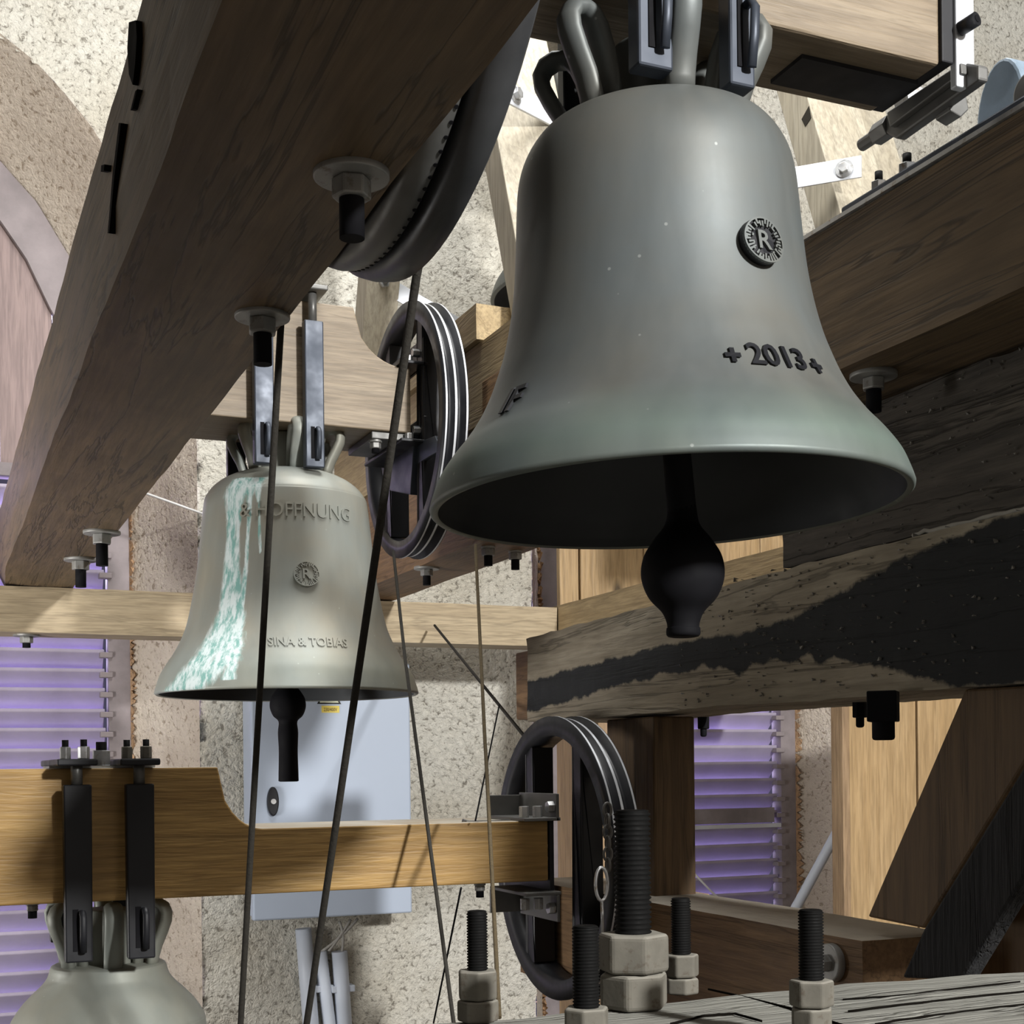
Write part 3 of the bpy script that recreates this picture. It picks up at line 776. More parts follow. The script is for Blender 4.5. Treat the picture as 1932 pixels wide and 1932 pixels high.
def make_bell(label, bell, mat, seg=224, drips=None, green=.0, inside=BRDARK, crown=(.36, .30), lip=.022, th0=0.0):
    c = bell.c
    root = thing('bell', label, 'bell', tuple(c))
    R, H = bell.R, bell.H; n = seg
    prof = [(r * R, h * H) for r, h in bell.p]
    m = MB(); vs = []; fs = []
    lipr = [(R * (1 - lip * 1.6), -.004), (R * (1 - lip * .6), -.006), (R * (1 - lip * .1), -.003)]
    full = lipr + prof
    for r, h in full:
        for k in range(n):
            t = 2 * pi * k / n; vs.append(bell.M @ Vector((r * math.cos(t), r * math.sin(t), h)))
    for i in range(len(full) - 1):
        for k in range(n): l = (k + 1) % n; fs.append((i * n + k, i * n + l, (i + 1) * n + l, (i + 1) * n + k))
    m.add(vs, fs, True)
    body = obj('bell_body', m, mat, root)
    me = body.data; o_ = Vector(root['_o'])
    gr = []; dr = []
    for v in me.vertices:
        q = bell.Mi @ (v.co + o_); h = q.z / H; ph = math.atan2(q.y, q.x)
        gr.append(max(0, min(1, 1 - abs(h - .06) / .13)) * green)
        d = 0
        if drips:
            for path, in drips:
                for (p0, z0, w0), (p1, z1, w1) in zip(path, path[1:]):
                    lo, hi = min(z0, z1), max(z0, z1)
                    if lo - .004 <= q.z <= hi + .004:
                        t = (q.z - z0) / (z1 - z0) if abs(z1 - z0) > 1e-6 else 0
                        pp = p0 + (p1 - p0) * t; ww = w0 + (w1 - w0) * t
                        dist = abs((ph - pp + pi) % (2 * pi) - pi) * math.hypot(q.x, q.y)
                        d = max(d, min(1, 1.0 - .5 * dist / ww))
        dr.append(max(0, d))
    for nm, vals in (('green', gr), ('drip', dr)):
        a = me.attributes.new(nm, 'FLOAT', 'POINT'); a.data.foreach_set('value', vals)
    # inner wall
    m = MB(); inn = [(R * (1 - lip * 1.6), -.004)] + [(max(.0005, r * R - R * (lip * 1.6 if h < .25 else .085)), h * H - (0.03 * H if h > .6 else 0)) for r, h in bell.p[3:]]
    vs = []; fs = []
    for r, h in inn:
        for k in range(96):
            t = 2 * pi * k / 96; vs.append(bell.M @ Vector((r * math.cos(t), r * math.sin(t), h)))
    for i in range(len(inn) - 1):
        for k in range(96): l = (k + 1) % 96; fs.append((i * 96 + k, (i + 1) * 96 + k, (i + 1) * 96 + l, i * 96 + l))
    obj('inner_wall', m.add(vs, fs, True), inside, root, recalc=False)
    # crown of six cast loops round a centre block
    r0, hh = crown
    for k in range(6):
        t = 2 * pi * k / 6 + math.atan2(-c.y, -c.x) + math.radians(th0); d = Vector((math.cos(t), math.sin(t), 0)); side = Vector((-math.sin(t), math.cos(t), 0))
        pr = [(.32, -.02), (.33, .05), (.355, .14), (.395, .24), (.425, .33), (.43, .39), (.41, .44), (.37, .465), (.32, .455), (.285, .40), (.255, .30), (.235, .17), (.22, -.01)]
        pts = [bell.M @ (d * (a * R * r0 / .36) + Vector((0, 0, H + b * R * hh / .36))) for a, b in pr]
        obj('crown_loop', MB().tube(pts, [(.036 * R, .060 * R)] * len(pts), 14, flat=side), mat, root)
    obj('crown_core', MB().cyl(bell.M @ Vector((0, 0, H - .01)), bell.M @ Vector((0, 0, H + .42 * R * hh / .36)), .17 * R, .16 * R, 24), mat, root, bevel=.004)
    return root

B1 = Bell((.771, 1.385, .297), .272, .430, PROF1, tilt=(math.radians(-1.2), math.radians(-1.3)))
b1 = make_bell('big grey bronze bell marked 2013 hanging at the upper right', B1, BR1, 256, green=.75, crown=(.40, .285), th0=-42)
bell_text(B1, b1, 'year_inscription', '2013', 1475, 691, .0345, .0032, BLACKST, .0006, 1.05)
bell_text(B1, b1, 'year_cross', '+', 1386, 687, .030, .0032, BLACKST, .0012)
bell_text(B1, b1, 'year_cross', '+', 1547, 708, .030, .0032, BLACKST, .0012)
bell_text(B1, b1, 'side_inscription', 'IF', 958, 775, .040, .0032, BLACKST, .0008)
emblem(B1, b1, 1429, 460, .0245, .009, BR1, BLACKST)

B2 = Bell((.799, 3.251, .180), .312, .523, PROF2)
def dpath(pts):
    out = []
    for px, py, w in pts:
        h = B2.hit(px, py)
        if h: out.append((h[0], h[1], w))
    return (out,)
drips = [dpath([(452, 905, .018), (440, 935, .022), (437, 1000, .012), (431, 1090, .013), (424, 1160, .018), (400, 1220, .030), (372, 1262, .038), (352, 1300, .045)]),
         dpath([(470, 905, .03), (452, 935, .012), (449, 1000, .004), (446, 1060, .008), (443, 1130, .017), (436, 1190, .024), (420, 1245, .034), (402, 1300, .040)]),
         dpath([(475, 905, .028), (472, 935, .006), (468, 1000, .003), (464, 1070, .004), (458, 1130, .005), (452, 1190, .007), (446, 1230, .010), (432, 1280, .014)]),
         dpath([(486, 915, .008), (488, 950, .003), (491, 1040, .0025)])]
b2 = make_bell('bronze bell with pale green lime drips and SINA & TOBIAS at the left', B2, BR2, 288, drips, .25, crown=(.36, .26), th0=15)
bell_text(B2, b2, 'upper_inscription', '& HOFFNUNG', 563, 974, .046, .0035, BR2, .0, .92)
bell_text(B2, b2, 'lower_inscription', 'SINA & TOBIAS', 584, 1218, .0285, .003, BR2, .0004, .95)
emblem(B2, b2, 578, 1083, .0285, .005, BR2, BR2)

B3 = Bell((.312, 2.692, -.362 - .50), .281, .50, PROF3)
b3 = make_bell('grey-green bell cut off at the bottom left corner', B3, BR3, 224, green=.2, crown=(.345, .31), th0=5)

B4 = Bell((1.865, 3.69, 1.392), .325, .56, PROF1)
b4 = make_bell('distant grey bell mostly hidden behind the big 2013 bell', B4, BR1, 96, green=.2, crown=(.38, .34))

# clappers hang inside and swing on their own
def clapper(label, bell, ball, rb, tail, tipw):
    c = bell.c
    p = Vector(ball)
    top = Vector((c.x, c.y, c.z + bell.H * .86))
    T = thing('clapper', label, 'clapper', tuple(p))
    d = (p - top)
    prof = [(.0005, tail[0]), (tipw * .95, tail[0] + .001), (tipw * 1.04, tail[0] + .010), (tipw * .98, tail[1] * .6 + tail[0] * .4), (tipw * 1.05, tail[1]), (rb * .52, -rb * .93), (rb * .80, -rb * .63), (rb * .96, -rb * .28), (rb, .05 * rb), (rb * .92, rb * .42), (rb * .68, rb * .80), (rb * .42, rb * 1.15), (.016, rb * 1.6)]
    obj('ball', MB().lathe(smooth_prof(prof, 4), p, 48), IRON, T)
    obj('shaft', MB().cyl(p + Vector((0, 0, rb * 1.4)), top, .017, .012, 16), IRON, T)
    return T
s1 = at(1288, 1080, 1.57)
clapper('black iron clapper hanging below the big 2013 bell', B1, s1, .0475, (-.074, -.055), .0185)
s2 = at(543, 1330, 3.45)
clapper('black iron clapper with a long tail below the verdigris bell', B2, s2, .045, (-.192, -.07), .024)
obj('tail', MB().cyl(s2 + Vector((0, 0, -.05)), s2 + Vector((0, 0, -.192)), .017, .0245, 20), IRON, bpy.data.objects['clapper.001'], bevel=.003)

# ------------------------------------------------------------------ headstocks
def strap(parent, u0, u1, v0, v1, z0, z1, zcap, mat, vback, slot=True, taper_=0.0, cap=True, front=True):
    w = (u1 - u0); uc = (u0 + u1) / 2
    m = MB().hexa([(u0, v0, z0), (u1, v0, z0), (u1, v1, z0), (u0, v1, z0)], [(u0 + taper_, v0, z1), (u1 - taper_, v0, z1), (u1 - taper_, v1, z1), (u0 + taper_, v1, z1)])
    s = obj('strap', m, mat, parent, bevel=.003)
    if slot:   # loop tongue poking through the strap
        zt = z0 + .085
        pts = [(uc + .004, v1, zt), (uc + .005, v0 - .010, zt + .004), (uc + .006, v0 - .016, zt - .006), (uc + .006, v0 - .014, zt - .035), (uc + .006, v0 - .008, z0 + .018)]
        obj('tongue', MB().tube(pts, [(.004, .006)] * 5, 8, flat=(1, 0, 0)), mat, s)
        obj('slot', MB().box(uc - w * .22, uc - w * .02, v0 - .0015, v0 + .001, z0 + .02, zt + .008), IRON, s)
    if cap:
        obj('threaded_neck', MB().cyl((uc, (v0 + v1) / 2, z1 - .004), (uc, (v0 + v1) / 2, zcap), .010, n=16), GREYST, s)
    return s
def capplate(parent, u0, u1, v0, v1, z, mat):
    p = obj('cap_plate', MB().box(u0, u1, v0, v1, z, z + .012), mat, parent, bevel=.003); return p
def topbolts(parent, pts, z, r=.010, h=.024, mats=None):
    for i, (u, v) in enumerate(pts):
        b = obj('cap_bolt', MB().cyl((u, v, z - .002), (u, v, z + h * 1.55), r * .55, n=12), THREAD, parent)
        obj('nut', MB().hexnut((u, v, z), (u, v, z + h), r, .4 * i), (mats or ZINC), b, bevel=.0015)
# big bell headstock
H1 = thing('headstock', 'pale oak headstock across the top right carrying the big 2013 bell', 'headstock', (.79, 1.385, .84))
obj('timber', MB().box(.255, 1.130, 1.322, 1.452, .838, 1.07), W_HEAD, H1, bevel=.004)
obj('bottom_plate', MB().box(.96, 1.13, 1.362, 1.428, .833, .840), BLACKST, H1)
def blueplate(u0, u1, zb): return strap(H1, u0, u1, 1.275, 1.300, zb, 1.00, 1.06, BLUEST, 1.45)
blueplate(.694, .736, .735); blueplate(.806, .838, .735)
for u0, u1 in ((.700, .735), (.812, .842)): obj('rear_strap', MB().box(u0, u1, 1.47, 1.49, .76, 1.0), BLACKST, H1, bevel=.003)
for u_ in (.27, 1.075): obj('journal_block', MB().box(u_, u_ + .05, 1.34, 1.43, .79, .84), GREYST, H1, bevel=.004) if u_ < 1 else None
obj('journal_foot', MB().box(.25, .36, 1.30, 1.47, .756, .792), BLACKST, H1, bevel=.003)
# verdigris bell headstock: profile with quarter-round shoulder cut
def headstock_poly(u0, u1, zb, zt, zlow, uc, half, rad, v):
    pts = [(u0, v, zb), (u1, v, zb), (u1, v, zlow)]
    for k in range(11):
        t = k / 10 * pi / 2
        pts.append((uc + half + rad * (1 - math.sin(t)), v, zlow + (zt - zlow) * (1 - math.cos(t)) ) if False else (uc + half + rad * math.cos(t), v, zlow + (zt - zlow) * (1 - math.cos(pi / 2 - (pi / 2 - t)) ** .0001) if False else zlow + (zt - zlow) * (1 - math.sqrt(max(0, 1 - (1 - math.cos(t)) ** 2)))))
    for k in range(11):
        t = (10 - k) / 10 * pi / 2
        pts.append((uc - half - rad * math.cos(t), v, zlow + (zt - zlow) * (1 - math.sqrt(max(0, 1 - (1 - math.cos(t)) ** 2)))))
    pts.append((u0, v, zlow))
    return pts
H2 = thing('headstock', 'pale oak headstock with curved shoulder above the verdigris bell', 'headstock', (.79, 3.25, .80))
obj('timber', MB().prism(headstock_poly(.44, 1.075, .80, 1.085, .955, .755, .18, .125, 3.13), (0, .24, 0)), W_HEAD, H2, bevel=.003)
obj('bottom_plate', MB().box(.98, 1.10, 3.14, 3.34, .782, .799), GREYST, H2, bevel=.002)
for u0, u1, z1 in ((.688, .733, 1.005), (.805, .850, 1.028)):
    strap(H2, u0, u1, 3.085, 3.112, .690, z1, 1.10, BLUEST, 3.4)
    obj('rear_strap', MB().box(u0, u1, 3.388, 3.412, .690, 1.0), BLACKST, H2, bevel=.003)
cp = capplate(H2, .678, .742, 3.07, 3.42, 1.095, GREYST); cp2 = capplate(H2, .796, .858, 3.07, 3.42, 1.095, GREYST)
topbolts(cp, [(.71, 3.1), (.71, 3.39)], 1.107); topbolts(cp2, [(.827, 3.1), (.827, 3.39)], 1.107)
hb = hang_bolt(H2, (.995, 3.16, .782), .016, .014, .009, .03)
# lower left headstock
H3 = thing('headstock', 'golden oak headstock crossing low at the left over the corner bell', 'headstock', (.30, 2.66, -.24))
obj('timber', MB().prism(headstock_poly(-.58, 1.165, -.235, .004, -.112, .29, .205, .085, 2.56), (0, .24, 0)), W_GOLD, H3, bevel=.003)
for i, (u0, u1) in enumerate(((.218, .264), (.324, .371))):
    strap(H3, u0, u1, 2.505, 2.532, -.335, -.025, .02, BLACKST, 2.8, taper_=-.001)
    obj('rear_strap', MB().box(u0, u1, 2.82, 2.842, -.335, -.03), BLACKST, H3, bevel=.003)
    c_ = capplate(H3, u0 - .012, u1 + .010, 2.49, 2.86, .008, BLACKST)
    topbolts(c_, [(u0 + .008, 2.56), ((u0 + u1) / 2 + .012, 2.515)], .020, .0105, .022, ZINC if i == 0 else DUSTN)
pl = obj('top_plate', MB().box(.20, .385, 2.58, 2.72, .004, .008), ZINC, H3)
topbolts(pl, [(.292, 2.60)], .008, .017, .028)
hang_bolt(H3, (.172, 2.62, -.235), .012, .011, .008, .03); hang_bolt(H3, (1.03, 2.60, -.236), .012, .011, .008, .03)
# small sprung clip on the headstock top by the wheel
obj('end_clip', MB().tube([onV(2.60, 872, 1548), onV(2.60, 885, 1552), onV(2.60, 930, 1551), onV(2.60, 975, 1549)], [(.004, .0015)] * 4, 6, flat=(0, 1, 0)), GREYST, H3)

# ------------------------------------------------------------------ rope wheels
def wheel(label, u0, u1, cv, cz, R, bodym, posts=True, holes=False, rimm=None):
    T = thing('rope_wheel', label, 'wheel', ((u0 + u1) / 2, cv, cz))
    w = u1 - u0; um = (u0 + u1) / 2; g = R * .10
    prof = [(R - g * 1.35, -w / 2), (R, -w / 2), (R, -w / 2 + w * .10), (R - g * .55, -w * .30), (R - g * .62, -w * .12), (R - g * .15, -w * .05), (R - g * .15, w * .05), (R - g * .62, w * .12), (R - g * .55, w * .30), (R, w / 2 - w * .10), (R, w / 2), (R - g * 1.35, w / 2)]
    # flanges and floor as one rim, the polished groove lines as bands
    obj('rim', MB().lathe(prof, (um, cv, cz), 96, 'u', closed=True), bodym, T, recalc=True)
    if rimm:
        for h0, h1, rr in ((-w * .47, -w * .40, R + .0008), (-w * .045, w * .045, R - g * .14), (w * .40, w * .47, R + .0008)):
            obj('polished_band', MB().lathe([(rr, h0), (rr, h1)], (um, cv, cz), 96, 'u'), rimm, T, recalc=False)
    if posts:
        for s in (-1, 1):
            v = cv + s * R * .40; hh = math.sqrt(R * R - (R * .40 + .02) ** 2) - g
            m = MB().box(u0 + .004, u0 + .010, v - .022, v + .022, cz - hh, cz + hh)
            m.box(u0 + .004, u1 - .006, v - .022, v - .016, cz - hh, cz + hh); m.box(u0 + .004, u1 - .006, v + .016, v + .022, cz - hh, cz + hh)
            obj('spoke', m, bodym, T, bevel=.0015)
    if holes:
        m = MB()
        for k in range(80):
            t = 2 * pi * k / 80; rr = R - g * .45
            p = Vector((u0, cv + rr * math.cos(t), cz + rr * math.sin(t)))
            m.cyl(p + Vector((.0005, 0, 0)), p + Vector((-.0006, 0, 0)), .0026, n=8)
        obj('rivet_row', m, IRON, T, kind='stuff')
    return T
W1 = thing('rope_wheel', 'large dark grooved rope wheel hanging beside the overhead beam', 'wheel', (.46, 1.385, .93))
for nm, ua, ub, R in (('inner_tyre', .424, .458, .388), ('outer_tyre', .462, .502, .395)):
    w = ub - ua; um = (ua + ub) / 2
    prof = [(R - .075, -w / 2), (R - .012, -w / 2), (R - .002, -w * .36), (R, 0), (R - .002, w * .36), (R - .012, w / 2), (R - .075, w / 2)]
    obj(nm, MB().lathe(prof, (um, 1.385, .93), 128, 'u', closed=True), DKRIM if nm == 'outer_tyre' else GREYST, W1)
m = MB()
for k in range(150):
    t = 2 * pi * k / 150; d = Vector((0, math.cos(t), math.sin(t))); p = Vector((.4515, 1.385, .93)) + d * .3830
    m.cyl(p, p + d * .0042, .0022, n=8)
obj('rivet_row', m, IRON, W1, kind='stuff')
for s in (-1, 1): obj('spoke', MB().box(.43, .495, 1.385 + s * .13 - .02, 1.385 + s * .13 + .02, .93 - .30, .93 + .30), BLACKST, W1, bevel=.003)

W2 = wheel('upright black steel rope wheel left of the big bell, two channel spokes', 1.092, 1.150, 3.25, .832, .311, BLACKST, rimm=BRIGHT)
for z, nm in ((.958, 'upper_bracket'), (.772, 'lower_bracket')):
    m = MB().box(1.04, 1.11, 3.10, 3.40, z, z + .008); m.box(1.097, 1.105, 3.10, 3.40, z, z + .065)
    b = obj(nm, m, BLACKST, W2, bevel=.002)
    for v in (3.13, 3.36):
        obj('bracket_bolt', MB().hexnut((1.07, v, z + .008), (1.07, v, z + .026), .011), ZINC, b, bevel=.001)
        obj('side_bolt', MB().hexnut((1.105, v, z + .035), (1.080, v, z + .035), .010), ZINC, b, bevel=.001)
obj('hub_plate', MB().prism([(1.085, 3.13, .82), (1.085, 3.37, .82), (1.085, 3.33, .70), (1.085, 3.17, .66)], (.02, 0, 0)), BLUEST, W2, bevel=.002)
obj('tie_plate', MB().prism([onU(1.095, *p) for p in ((716, 862), (820, 822), (832, 848), (724, 912))], (.012, 0, 0)), BLUEST, W2, bevel=.002)
# chain links hanging inside the far flange
def chain(parent, p, n, L=.030, r=.0028, mat=None):
    for k in range(n):
        c_ = Vector(p) - Vector((0, 0, k * L * .78)); pts = []
        for q in range(16):
            t = 2 * pi * q / 16
            x = Vector((1, 0, 0)) if k % 2 == 0 else Vector((0, 1, 0))
            pts.append(c_ + x * (L * .32 * math.cos(t)) + Vector((0, 0, L * .5 * math.sin(t))))
        obj('chain_link', MB().tube(pts, r, 6, closed=True), mat or ZINC, parent)
chain(W2, onU(1.13, 847, 700), 8, .026, .0022)
W3 = wheel('lower steel rope wheel behind the threaded studs, two channel spokes', 1.225, 1.285, 2.68, -.197, .302, BLACKST, rimm=BRIGHT)
for z, nm in ((-.112, 'upper_bracket'), (-.262, 'lower_bracket')):
    s = 1 if z > -.2 else -1
    m = MB().box(1.10, 1.18, 2.53, 2.72, z, z + .007); m.box(1.17, 1.177, 2.53, 2.72, min(z, z + s * .055), max(z, z + s * .055))
    m.box(1.10, 1.175, 2.716, 2.722, min(z, z + s * .05), max(z, z + s * .05))
    b = obj(nm, m, GREYST, W3, bevel=.0015)
    for u in (1.112, 1.142): obj('bracket_bolt', MB().hexnut((u, 2.56, z + s * .007), (u, 2.56, z + s * .030), .0105), ZINC, b, bevel=.001)
    obj('side_bolt', MB().hexnut((1.17, 2.545, z + s * .028), (1.156, 2.545, z + s * .028), .012), ZINC, b, bevel=.001)
obj('end_plate', MB().box(1.168, 1.178, 2.56, 2.80, -.262, -.112), BLACKST, W3, bevel=.002)
for z in (-.165, -.190): obj('plate_bolt', MB().hexnut((1.168, 2.575, z), (1.152, 2.575, z), .009), ZINC, W3, bevel=.001)
CH = thing('hook_chain', 'steel chain and eye hook hanging beside the lower rope wheel', 'chain', tuple(onU(1.19, 1145, 1600)))
c0 = onU(1.175, 1143, 1500) 
chain(CH, at(1146, 1528, 2.52), 6, .026, .0024, GREYST)
pe = at(1135, 1668, 2.46)
obj('eye', MB().tube([pe + Vector((.012 * math.cos(t), 0, .030 * math.sin(t))) for t in [2 * pi * k / 18 for k in range(18)]], .0032, 8, closed=True), ZINC, CH)
obj('hook_stem', MB().tube([pe + Vector((0, 0, -.03)), pe + Vector((.001, 0, -.06)), pe + Vector((.001, 0, -.10))], .003, 8), ZINC, CH)

# ------------------------------------------------------------------ ropes
def rope(name, label, pts, r, mat, cat='rope'):
    return solo(name, MB().tube(pts, r, 10), mat, label, cat)
def dense(a, b, n=14, sag=0.0):
    return [a.lerp(b, k / n) + Vector((0, 0, -sag * math.sin(pi * k / n))) for k in range(n + 1)]
a_ = onU(.512, 832, 195); b_ = onU(.512, 700, 1100)
rope('bell_rope', 'thick dark rope slanting from the overhead wheel to the bottom edge', [onU(.512, 838, 150)] + dense(a_, onU(.512, 790, 500), 6) + dense(onU(.512, 786, 520), onU(.512, 570, 1990), 30), .0052, ROPE)
rope('bell_rope', 'dark rope passing left in front of the verdigris bell', dense(onU(.43, 533, 560), onU(.43, 495, 1220), 14) + dense(onU(.43, 494, 1240), onU(.43, 450, 2000), 14), .0046, ROPE)
rope('thin_rope', 'thin rope dropping from the upright wheel past the cabinet edge', dense(at(742, 1040, 3.3), at(765, 1250, 2.95), 6) + dense(at(768, 1270, 2.92), at(860, 1960, 2.3), 16), .0036, ROPE)
rope('thin_rope', 'brown rope dropping from the stacked beam onto the leftmost stud', dense(at(897, 1028, 3.2), at(915, 1400, 2.7), 8) + dense(at(917, 1430, 2.66), at(942, 1920, 2.1), 12), .0036, ROPEB)
rope('slanting_cord', 'dark cord slanting from the wall to the top of the lower wheel', dense(at(820, 1180, 4.6), at(990, 1390, 3.25), 10), .0042, ROPE, 'cord')
rope('spring_wire', 'thin wire leaning up from the golden headstock by the wheel', dense(at(897, 1548, 2.72), at(942, 1330, 3.3), 10), .0018, IRON, 'wire')
rope('lower_wire', 'thin wire under the golden headstock crossing the thin rope', dense(at(870, 1675, 2.6), at(818, 1930, 3.0), 10), .002, IRON, 'wire')

# ------------------------------------------------------------------ cabinet, pipes
CB = thing('control_cabinet', 'light grey metal control cabinet on the wall behind the verdigris bell', 'cabinet', (1.3, 4.75, -.52))
obj('body', MB().box(1.022, 1.575, 4.70, 4.826, -.51, .36), CABG, CB, bevel=.006)
obj('seal', MB().box(1.020, 1.577, 4.684, 4.702, -.512, .362), CABD, CB)
dr_ = obj('door', MB().box(1.014, 1.583, 4.65, 4.686, -.518, .368), CABG, CB, bevel=.006)
lk = onV(4.648, 514, 1512)
m = MB(); ell = [(lk.x + .020 * math.cos(2 * pi * k / 28), 4.651, lk.z + .050 * math.sin(2 * pi * k / 28)) for k in range(28)]
lo = obj('lock', m.prism(ell, (0, -.018, 0)), BLACKST, dr_, bevel=.004)
lo['label'] = 'black oval lock plate'
obj('keyhole', MB().cyl((lk.x, 4.635, lk.z), (lk.x, 4.629, lk.z), .009, n=20), ZINC, dr_)
wl = onV(4.649, 621, 1325)
h = .058; 
tri = [(wl.x - .043, 4.6488, wl.z - .006), (wl.x + .043, 4.6488, wl.z - .006), (wl.x, 4.6488, wl.z + .068)]
tri2 = [(wl.x - .034, 4.6482, wl.z - .001), (wl.x + .034, 4.6482, wl.z - .001), (wl.x, 4.6482, wl.z + .058)]
wt = obj('warning_triangle', MB().prism(tri, (0, .001, 0)), INK, dr_)
obj('triangle_field', MB().prism(tri2, (0, .001, 0)), YELP, wt)
bz = wl.z - .012
st_ = obj('voltage_label', MB().box(wl.x - .027, wl.x + .036, 4.6484, 4.650, bz - .024, bz), YEL, dr_)
vs, fs = text_mesh('230/400V', .017, .0003)
obj('voltage_text', MB().add([(wl.x + .004 + v.x * .72, 4.6478, bz - .019 + v.y) for v in vs], fs), BROWNINK, st_, recalc=False)
pipes = []
for i, (px0, px1, y0, w_) in enumerate(((572, 590, 1752, 30), (604, 628, 1795, 24), (640, 652, 1795, 30))):
    a, b = onV(4.80, px0, y0), onV(4.80, px1 + 1, 1990)
    rr = w_ * 4.95 / F / 2
    T = thing('conduit', ('leftmost grey pipe below the cabinet, highest open end', 'middle grey pipe below the cabinet, the thinnest', 'rightmost grey pipe below the cabinet')[i], 'pipe', tuple(b), 'pipes below the cabinet')
    pr = MB().tube([a, a.lerp(b, .5), b, b + (b - a) * 1.2], rr, 20)
    obj('pipe', pr, PVC, T)
    if i:
        q = onV(4.80, (610, 646)[i - 1] , 1865)
        obj('clamp', MB().box(q.x - rr * 1.5, q.x + rr * 1.5, 4.80 - rr * .6, 4.84, q.z - .012, q.z + .012), PVC, T, bevel=.003)
for i, (p0, p1, p2) in enumerate((((675, 1733), (650, 1765), (606, 1796)), ((662, 1735), (640, 1770), (618, 1797)), ((640, 1738), (652, 1765), (645, 1797)))):
    P0, P1, P2 = onV(4.78, *p0), onV(4.77, *p1), onV(4.80, *p2)
    pts = [(P0 * (1 - t) ** 2 + P1 * 2 * t * (1 - t) + P2 * t * t) for t in [k / 10 for k in range(11)]]
    solo('cable', MB().tube(pts, .0055, 8), CABLE, ('longest grey cable looping from cabinet to the middle pipe', 'short grey cable beside the longest one below the cabinet', 'grey cable dropping from the cabinet into the rightmost pipe')[i], 'cable', 'cables below the cabinet')

# ------------------------------------------------------------------ A-frames for the far bell
def leg(name, u, w, near, label, mat=W_FRAME, hole=None):
    """slanting timber: outline in the Y-Z plane (list of 4), thickness w along X"""
    return solo(name, MB().prism([(u, y, z) for y, z in near], (w, 0, 0)), mat, label, 'timber', bevel=.003)
LN = leg('frame_leg', 1.33, .20, [(3.52, 2.20), (3.42, 2.20), (2.99, 1.05), (3.09, 1.05)], 'slanting pale timber leg between the overhead beam and the big bell')
LFx = onV(4.31, 751, 520).x
LF = leg('frame_leg', 1.33, LFx - 1.33, [(4.23, 2.10), (4.11, 2.10), (4.448, 1.137), (4.568, 1.137)], 'pale upright timber leg left of the upright rope wheel')
bp = onV(4.315, 718, 535)
bt = thing('leg_bolt', 'rusty bolt end in the pale upright leg under the overhead wheel', 'bolt', tuple(bp))
obj('shank', MB().cyl(bp + Vector((0, .03, 0)), bp + Vector((.01, -.055, 0)), .010, n=12), GREYST, bt)
obj('nut', MB().hexnut(bp + Vector((.002, .0, 0)), bp + Vector((.006, -.028, 0)), .020), ZINC, bt, bevel=.002)
RN = leg('frame_leg', 2.30, .18, [(3.62, 2.55), (3.50, 2.55), (2.90, 1.0), (3.02, 1.0)], 'slanting pale timber leg right of the big bell shoulder')
RN2 = solo('rear_board', MB().prism([(2.50, y, z) for y, z in ((3.75, 2.5), (3.62, 2.5), (3.05, 1.0), (3.18, 1.0))], (.22, 0, 0)), W_FRAME, 'wide pale board behind the slanting leg at the right', 'timber', bevel=.003)
# lozenge notches in the legs
nt = NT('notch'); NOTCH = nt.finish((.02, .016, .01), .9)
for pts, u in ((((986, 475), (990, 500), (978, 534), (973, 508)), 1.3285), (((1526, 200), (1530, 222), (1519, 239), (1512, 225)), 2.2985)):
    obj('notch', MB().prism([onU(u, *p) for p in pts], (.004, 0, 0)), NOTCH, LN if u < 2 else RN)
def flatbar(label, p, q, wdt, th, bolt=None):
    p = Vector(p); q = Vector(q); d = (q - p).normalized()
    nrm = Vector((-.25, -1, 0)).normalized(); nrm = (nrm - d * nrm.dot(d)).normalized(); s = d.cross(nrm)
    T = thing('flat_bar', label, 'strap', tuple(p))
    c = [p + s * wdt / 2, p - s * wdt / 2, q - s * wdt / 2, q + s * wdt / 2]
    obj('bar', MB().hexa([x for x in c], [x + nrm * th for x in c]), STRAPW, T, bevel=.001)
    if bolt is not None:
        b = p + d * bolt + nrm * th
        w_ = obj('washer', MB().cyl(b, b + nrm * .004, .024, n=24), ZINC, T)
        obj('bolt_head', MB().hexnut(b + nrm * .004, b + nrm * .018, .0145), ZINC, w_, bevel=.001)
    return T
pA = onV(2.98, 944, 172); pA = at(944, 170, 3.40); 
flatbar('white flat bar bolted across the slanting leg left of the big bell', at(942, 168, 3.335), at(1120, 262, 3.75), .060, .006, .062)
flatbar('white flat bar bolted across the slanting leg right of the big bell', at(1626, 315, 3.70), at(1450, 345, 3.80), .058, .006, .045)
flatbar('grey flat bar from the upright leg down behind the rope wheel', onV(4.312, 736, 543), onV(4.312, 905, 640), .056, .006, None)
H4 = thing('headstock', 'grey distant headstock behind the white flat bar at the top', 'headstock', (1.87, 3.69, 2.12))
obj('timber', MB().box(1.50, 2.30, 3.60, 3.78, 2.13, 2.36), W_FRAME, H4, bevel=.004)

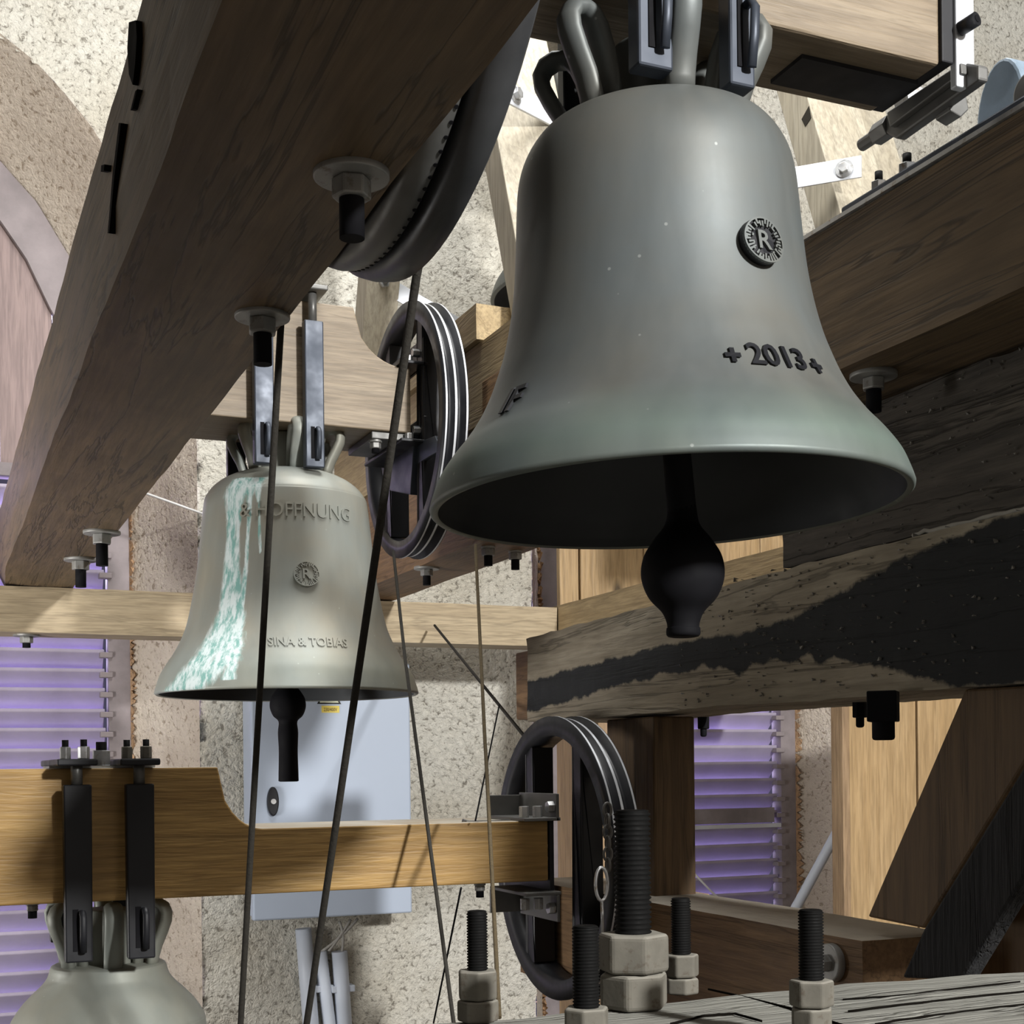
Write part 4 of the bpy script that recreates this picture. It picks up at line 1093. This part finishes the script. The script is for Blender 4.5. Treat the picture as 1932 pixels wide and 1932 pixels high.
# ------------------------------------------------------------------ bearing on the right-hand beam
BG = thing('bearing_bracket', 'grey steel bearing bracket bolted to the headstock end at top right', 'bracket', (1.22, 1.35, .776))
e0 = onU(1.176, 1830, 120)
obj('bracket_angle', MB().prism([onU(1.166, *p) for p in ((1672, 215), (1816, 118), (1846, 122), (1846, 150), (1690, 262), (1668, 250))], (.016, 0, 0)), GREYST, BG, bevel=.003)
obj('bracket_lip', MB().prism([onU(1.156, *p) for p in ((1672, 212), (1812, 118), (1814, 138), (1678, 240))], (.010, 0, 0)), GREYST, BG, bevel=.002)
obj('end_cheek', MB().box(1.132, 1.150, 1.320, 1.455, .842, 1.06), BLACKST, BG, bevel=.002)
obj('end_plate', MB().box(1.152, 1.180, 1.318, 1.330, .815, 1.06), STRAPW, BG, bevel=.002)
p = onV(1.316, 1812, 55)
so = obj('socket_screw', MB().cyl(p, p + Vector((.006, -.022, .003)), .0085, n=18), BLACKST, BG)
obj('screw_bore', MB().cyl(p + Vector((.006, -.022, .003)), p + Vector((.0062, -.0228, .0031)), .0045, n=14), IRON, so)
pc = onU(1.215, 1840, 150)
hs = MB(); arc = [(1.235, pc.y - .020 + .042 * math.cos(t), .80 + .072 * math.sin(t)) for t in [pi * k / 14 for k in range(15)]]
obj('bearing_housing', hs.prism([(1.235, pc.y - .062, .776)] + arc[::-1] + [(1.235, pc.y + .022, .776)], (.06, 0, 0)), BLUEZ, BG, bevel=.004)
obj('roller', MB().cyl((1.215, pc.y - .085, .800), (1.255, pc.y - .085, .800), .022, n=28), GREYST, BG, bevel=.003)
for px, py, r, y0, y1 in ((1672, 243, .0145, -.01, .020), (1672, 243, .0085, .0, .052)):
    q = onU(1.174, px, py); obj('end_bolt', MB().cyl(q + Vector((0, y0, 0)), q + Vector((0, y1, 0)), r, n=6 if r > .012 else 14, smooth=False), GREYST, BG, bevel=.001)
for py, px in ((188, 1716), (204, 1794)):
    q = onU(1.19, px, py); obj('adjuster_nut', MB().hexnut(q + Vector((0, -.014, 0)), q + Vector((0, .014, 0)), .017), ZINC if px < 1750 else GREYST, BG, bevel=.0015)
sc_ = thing('bearing_mount', 'dark base plates with bolts on top of the right-hand beam', 'bracket', (1.22, 1.4, .776))
obj('base_plate', MB().box(1.205, 1.40, 1.20, 1.62, .777, .790), BLUEST, sc_, bevel=.003)
for y, r in ((1.56, .011), (1.50, .012), (1.255, .013), (1.22, .012)):
    b = obj('base_bolt', MB().hexnut((1.225, y, .789), (1.225, y, .806), r, .3), ZINC if y > 1.4 else GREYST, sc_, bevel=.001)
    obj('bolt_shank', MB().cyl((1.225, y, .80), (1.225, y, .820), r * .5, n=12), THREAD, b)

for o in bpy.data.objects:
    if '_o' in o: del o['_o']
